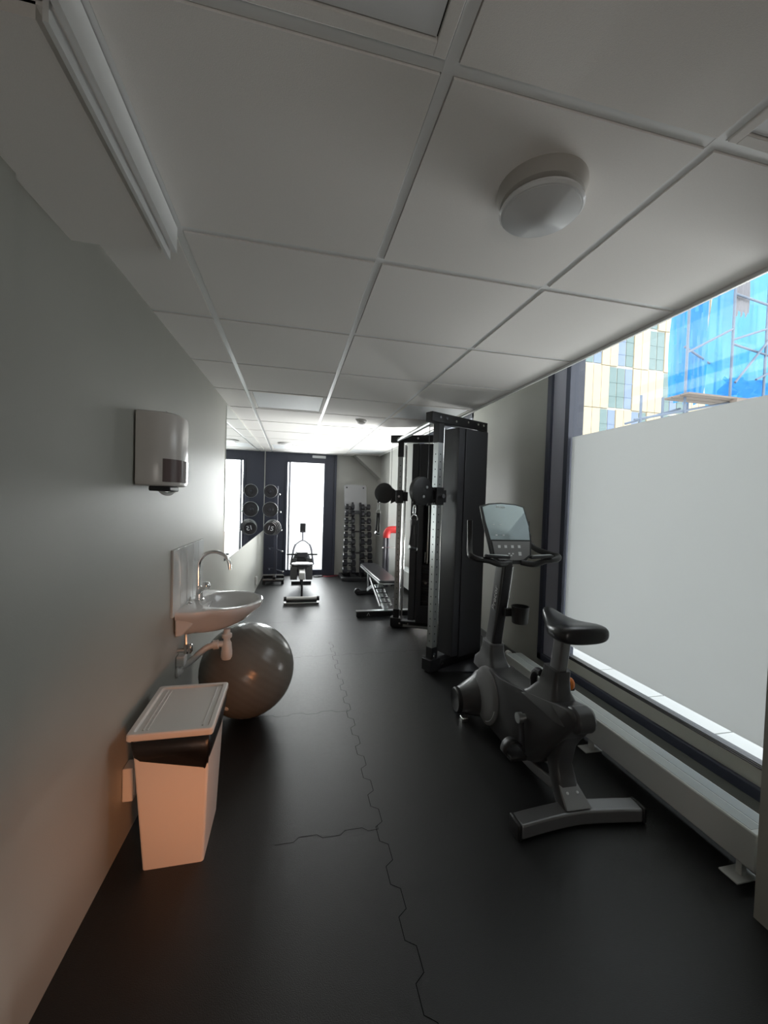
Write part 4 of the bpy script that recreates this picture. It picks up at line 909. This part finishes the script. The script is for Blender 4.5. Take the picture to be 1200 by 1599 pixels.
# cranks and pedals
cc = V((BX, 1.945, 0.335))
bm = NB(); cyl(bm, cc+V((-0.125,0,0)), cc+V((0.125,0,0)), 0.018, 16); cyl(bm, cc+V((-0.102,0,0)), cc+V((-0.128,0,0)), 0.028, 16); obj('crank_axle', bm, 'steel', t)
for s, ang in ((-1, rad(-101)), (1, rad(79))):
    e = cc + V((s*0.105, 0.165*cos(ang), 0.165*sin(ang)-0.012))
    bm = NB(); beam(bm, cc+V((s*0.106, 0, 0)), e, 0.034, 0.020, (1, 0, 0), 0.026, 0.018); obj('crank_arm', bm, 'gasket', t, bevel=0.005)
    bm = NB(); cx0 = e.x+s*0.052
    box(bm, cx0-0.048, cx0+0.048, e.y-0.055, e.y+0.055, e.z-0.012, e.z+0.012); cyl(bm, e, V((cx0+s*0.05, e.y, e.z)), 0.010, 12); pdl = obj('pedal', bm, 'rubber', t, bevel=0.006)
    bm = NB(); rr = [V((cx0+0.052*cos(a)*1.05, e.y+0.02, e.z+0.055*sin(a)*(1.15 if sin(a) > 0 else 0.45))) for a in [2*pi*i/24 for i in range(24)]]
    r2 = [[p+V((0, q, 0)) for p in rr] for q in (-0.028, 0.032)]
    loft(bm, r2, cap=False); o = obj('pedal_strap', bm, 'rubber', pdl, angle=60); sm = o.modifiers.new('thickness', 'SOLIDIFY'); sm.thickness = 0.006
# console
ct = V((0, 0.10, 0.33)).normalized(); cn = V((0, -ct.z, ct.y))            # up along the face, outward normal towards the rider
O = V((1.402, 2.372, 1.165))
def CP(u, w_, dpt=0.0): return O + V((u, 0, 0)) + ct*w_ + cn*dpt
outl = [(-0.085, -0.055), (0.085, -0.055), (0.150, 0.0), (0.160, 0.06), (0.168, 0.13), (0.160, 0.22), (0.140, 0.335), (0.08, 0.352), (-0.03, 0.360), (-0.12, 0.352), (-0.180, 0.335), (-0.168, 0.22), (-0.150, 0.10), (-0.135, 0.0)]
bm = NB()
def sc_out(k, dp): return [CP(u*k, 0.14+(w_-0.14)*k, dp) for u, w_ in outl]
loft(bm, [sc_out(0.86, -0.040), sc_out(0.97, -0.020), sc_out(1.0, -0.002), sc_out(0.985, 0.004)]); con = obj('console', bm, 'rubber', t, angle=40)
scr = [(-0.128, 0.105), (0.150, 0.105), (0.153, 0.20), (0.128, 0.328), (0.075, 0.342), (-0.03, 0.350), (-0.115, 0.342), (-0.165, 0.325), (-0.152, 0.22)]
bm = NB(); prism(bm, scr, lambda u, w_: CP(u, w_, 0.003), lambda u, w_: CP(u, w_, 0.0065)); obj('display', bm, 'screen', con)
kp = [(-0.11, 0.0), (-0.08, -0.03), (0.08, -0.03), (0.135, 0.005), (0.148, 0.095), (-0.122, 0.095)]
bm = NB(); prism(bm, kp, lambda u, w_: CP(u, w_, 0.003), lambda u, w_: CP(u, w_, 0.0085)); kpo = obj('keypad', bm, 'bike_light', con)
bm = NB()
def rb(u0, u1, w0, w1, d0=0.0082, d1=0.0102): prism(bm, [(u0, w0), (u1, w0), (u1, w1), (u0, w1)], lambda u, w_: CP(u, w_, d0), lambda u, w_: CP(u, w_, d1))
for u in (-0.075, -0.030, 0.018, 0.066): rb(u-0.009, u+0.009, 0.050, 0.068)
for u, w_ in ((-0.010, 0.012), (0.016, 0.012), (0.003, 0.0)): rb(u-0.006, u+0.006, w_-0.004, w_+0.005)
rb(0.056, 0.076, 0.0, 0.024)
obj('buttons', bm, 'button', kpo)
bm = NB()
for u, w_ in ((-0.098, 0.205), (-0.050, 0.205), (-0.085, 0.135), (-0.035, 0.135)): rb(u-0.007, u+0.007, w_-0.002, w_+0.0035, 0.0062, 0.0072)
obj('display_marks', bm, 'button', con)
text_mesh('console_lettering', 'Precor', 0.024, 'button', con, CP(-0.035, 0.328, 0.0072), (1, 0, 0), ct)
# handlebars
for s in (-1, 1):
    hx = lambda d: 1.432 + s*d
    bm = NB(); pts = smooth([(hx(0.04), 2.36, 1.125), (hx(0.12), 2.335, 1.115), (hx(0.20), 2.325, 1.140), (hx(0.275), 2.320, 1.150), (hx(0.308), 2.36, 1.165), (hx(0.285), 2.43, 1.172), (hx(0.245), 2.53, 1.195), (hx(0.222), 2.585, 1.245), (hx(0.218), 2.60, 1.31), (hx(0.218), 2.605, 1.380)], 6)
    tube(bm, pts, 0.019, 14); hb = obj('handlebar', bm, 'rubber', t)
    bm = NB()
    beam(bm, (hx(0.070), 2.305, 1.165), (hx(0.235), 2.310, 1.172), 0.036, 0.020); gp = obj('pulse_grip', bm, 'gasket', t, bevel=0.008, seg=3)
    bm = NB(); beam(bm, (hx(0.085), 2.302, 1.1765), (hx(0.220), 2.307, 1.1825), 0.026, 0.004); obj('contact_plate', bm, 'steel', gp, bevel=0.0015)
bike.location.x -= 0.015
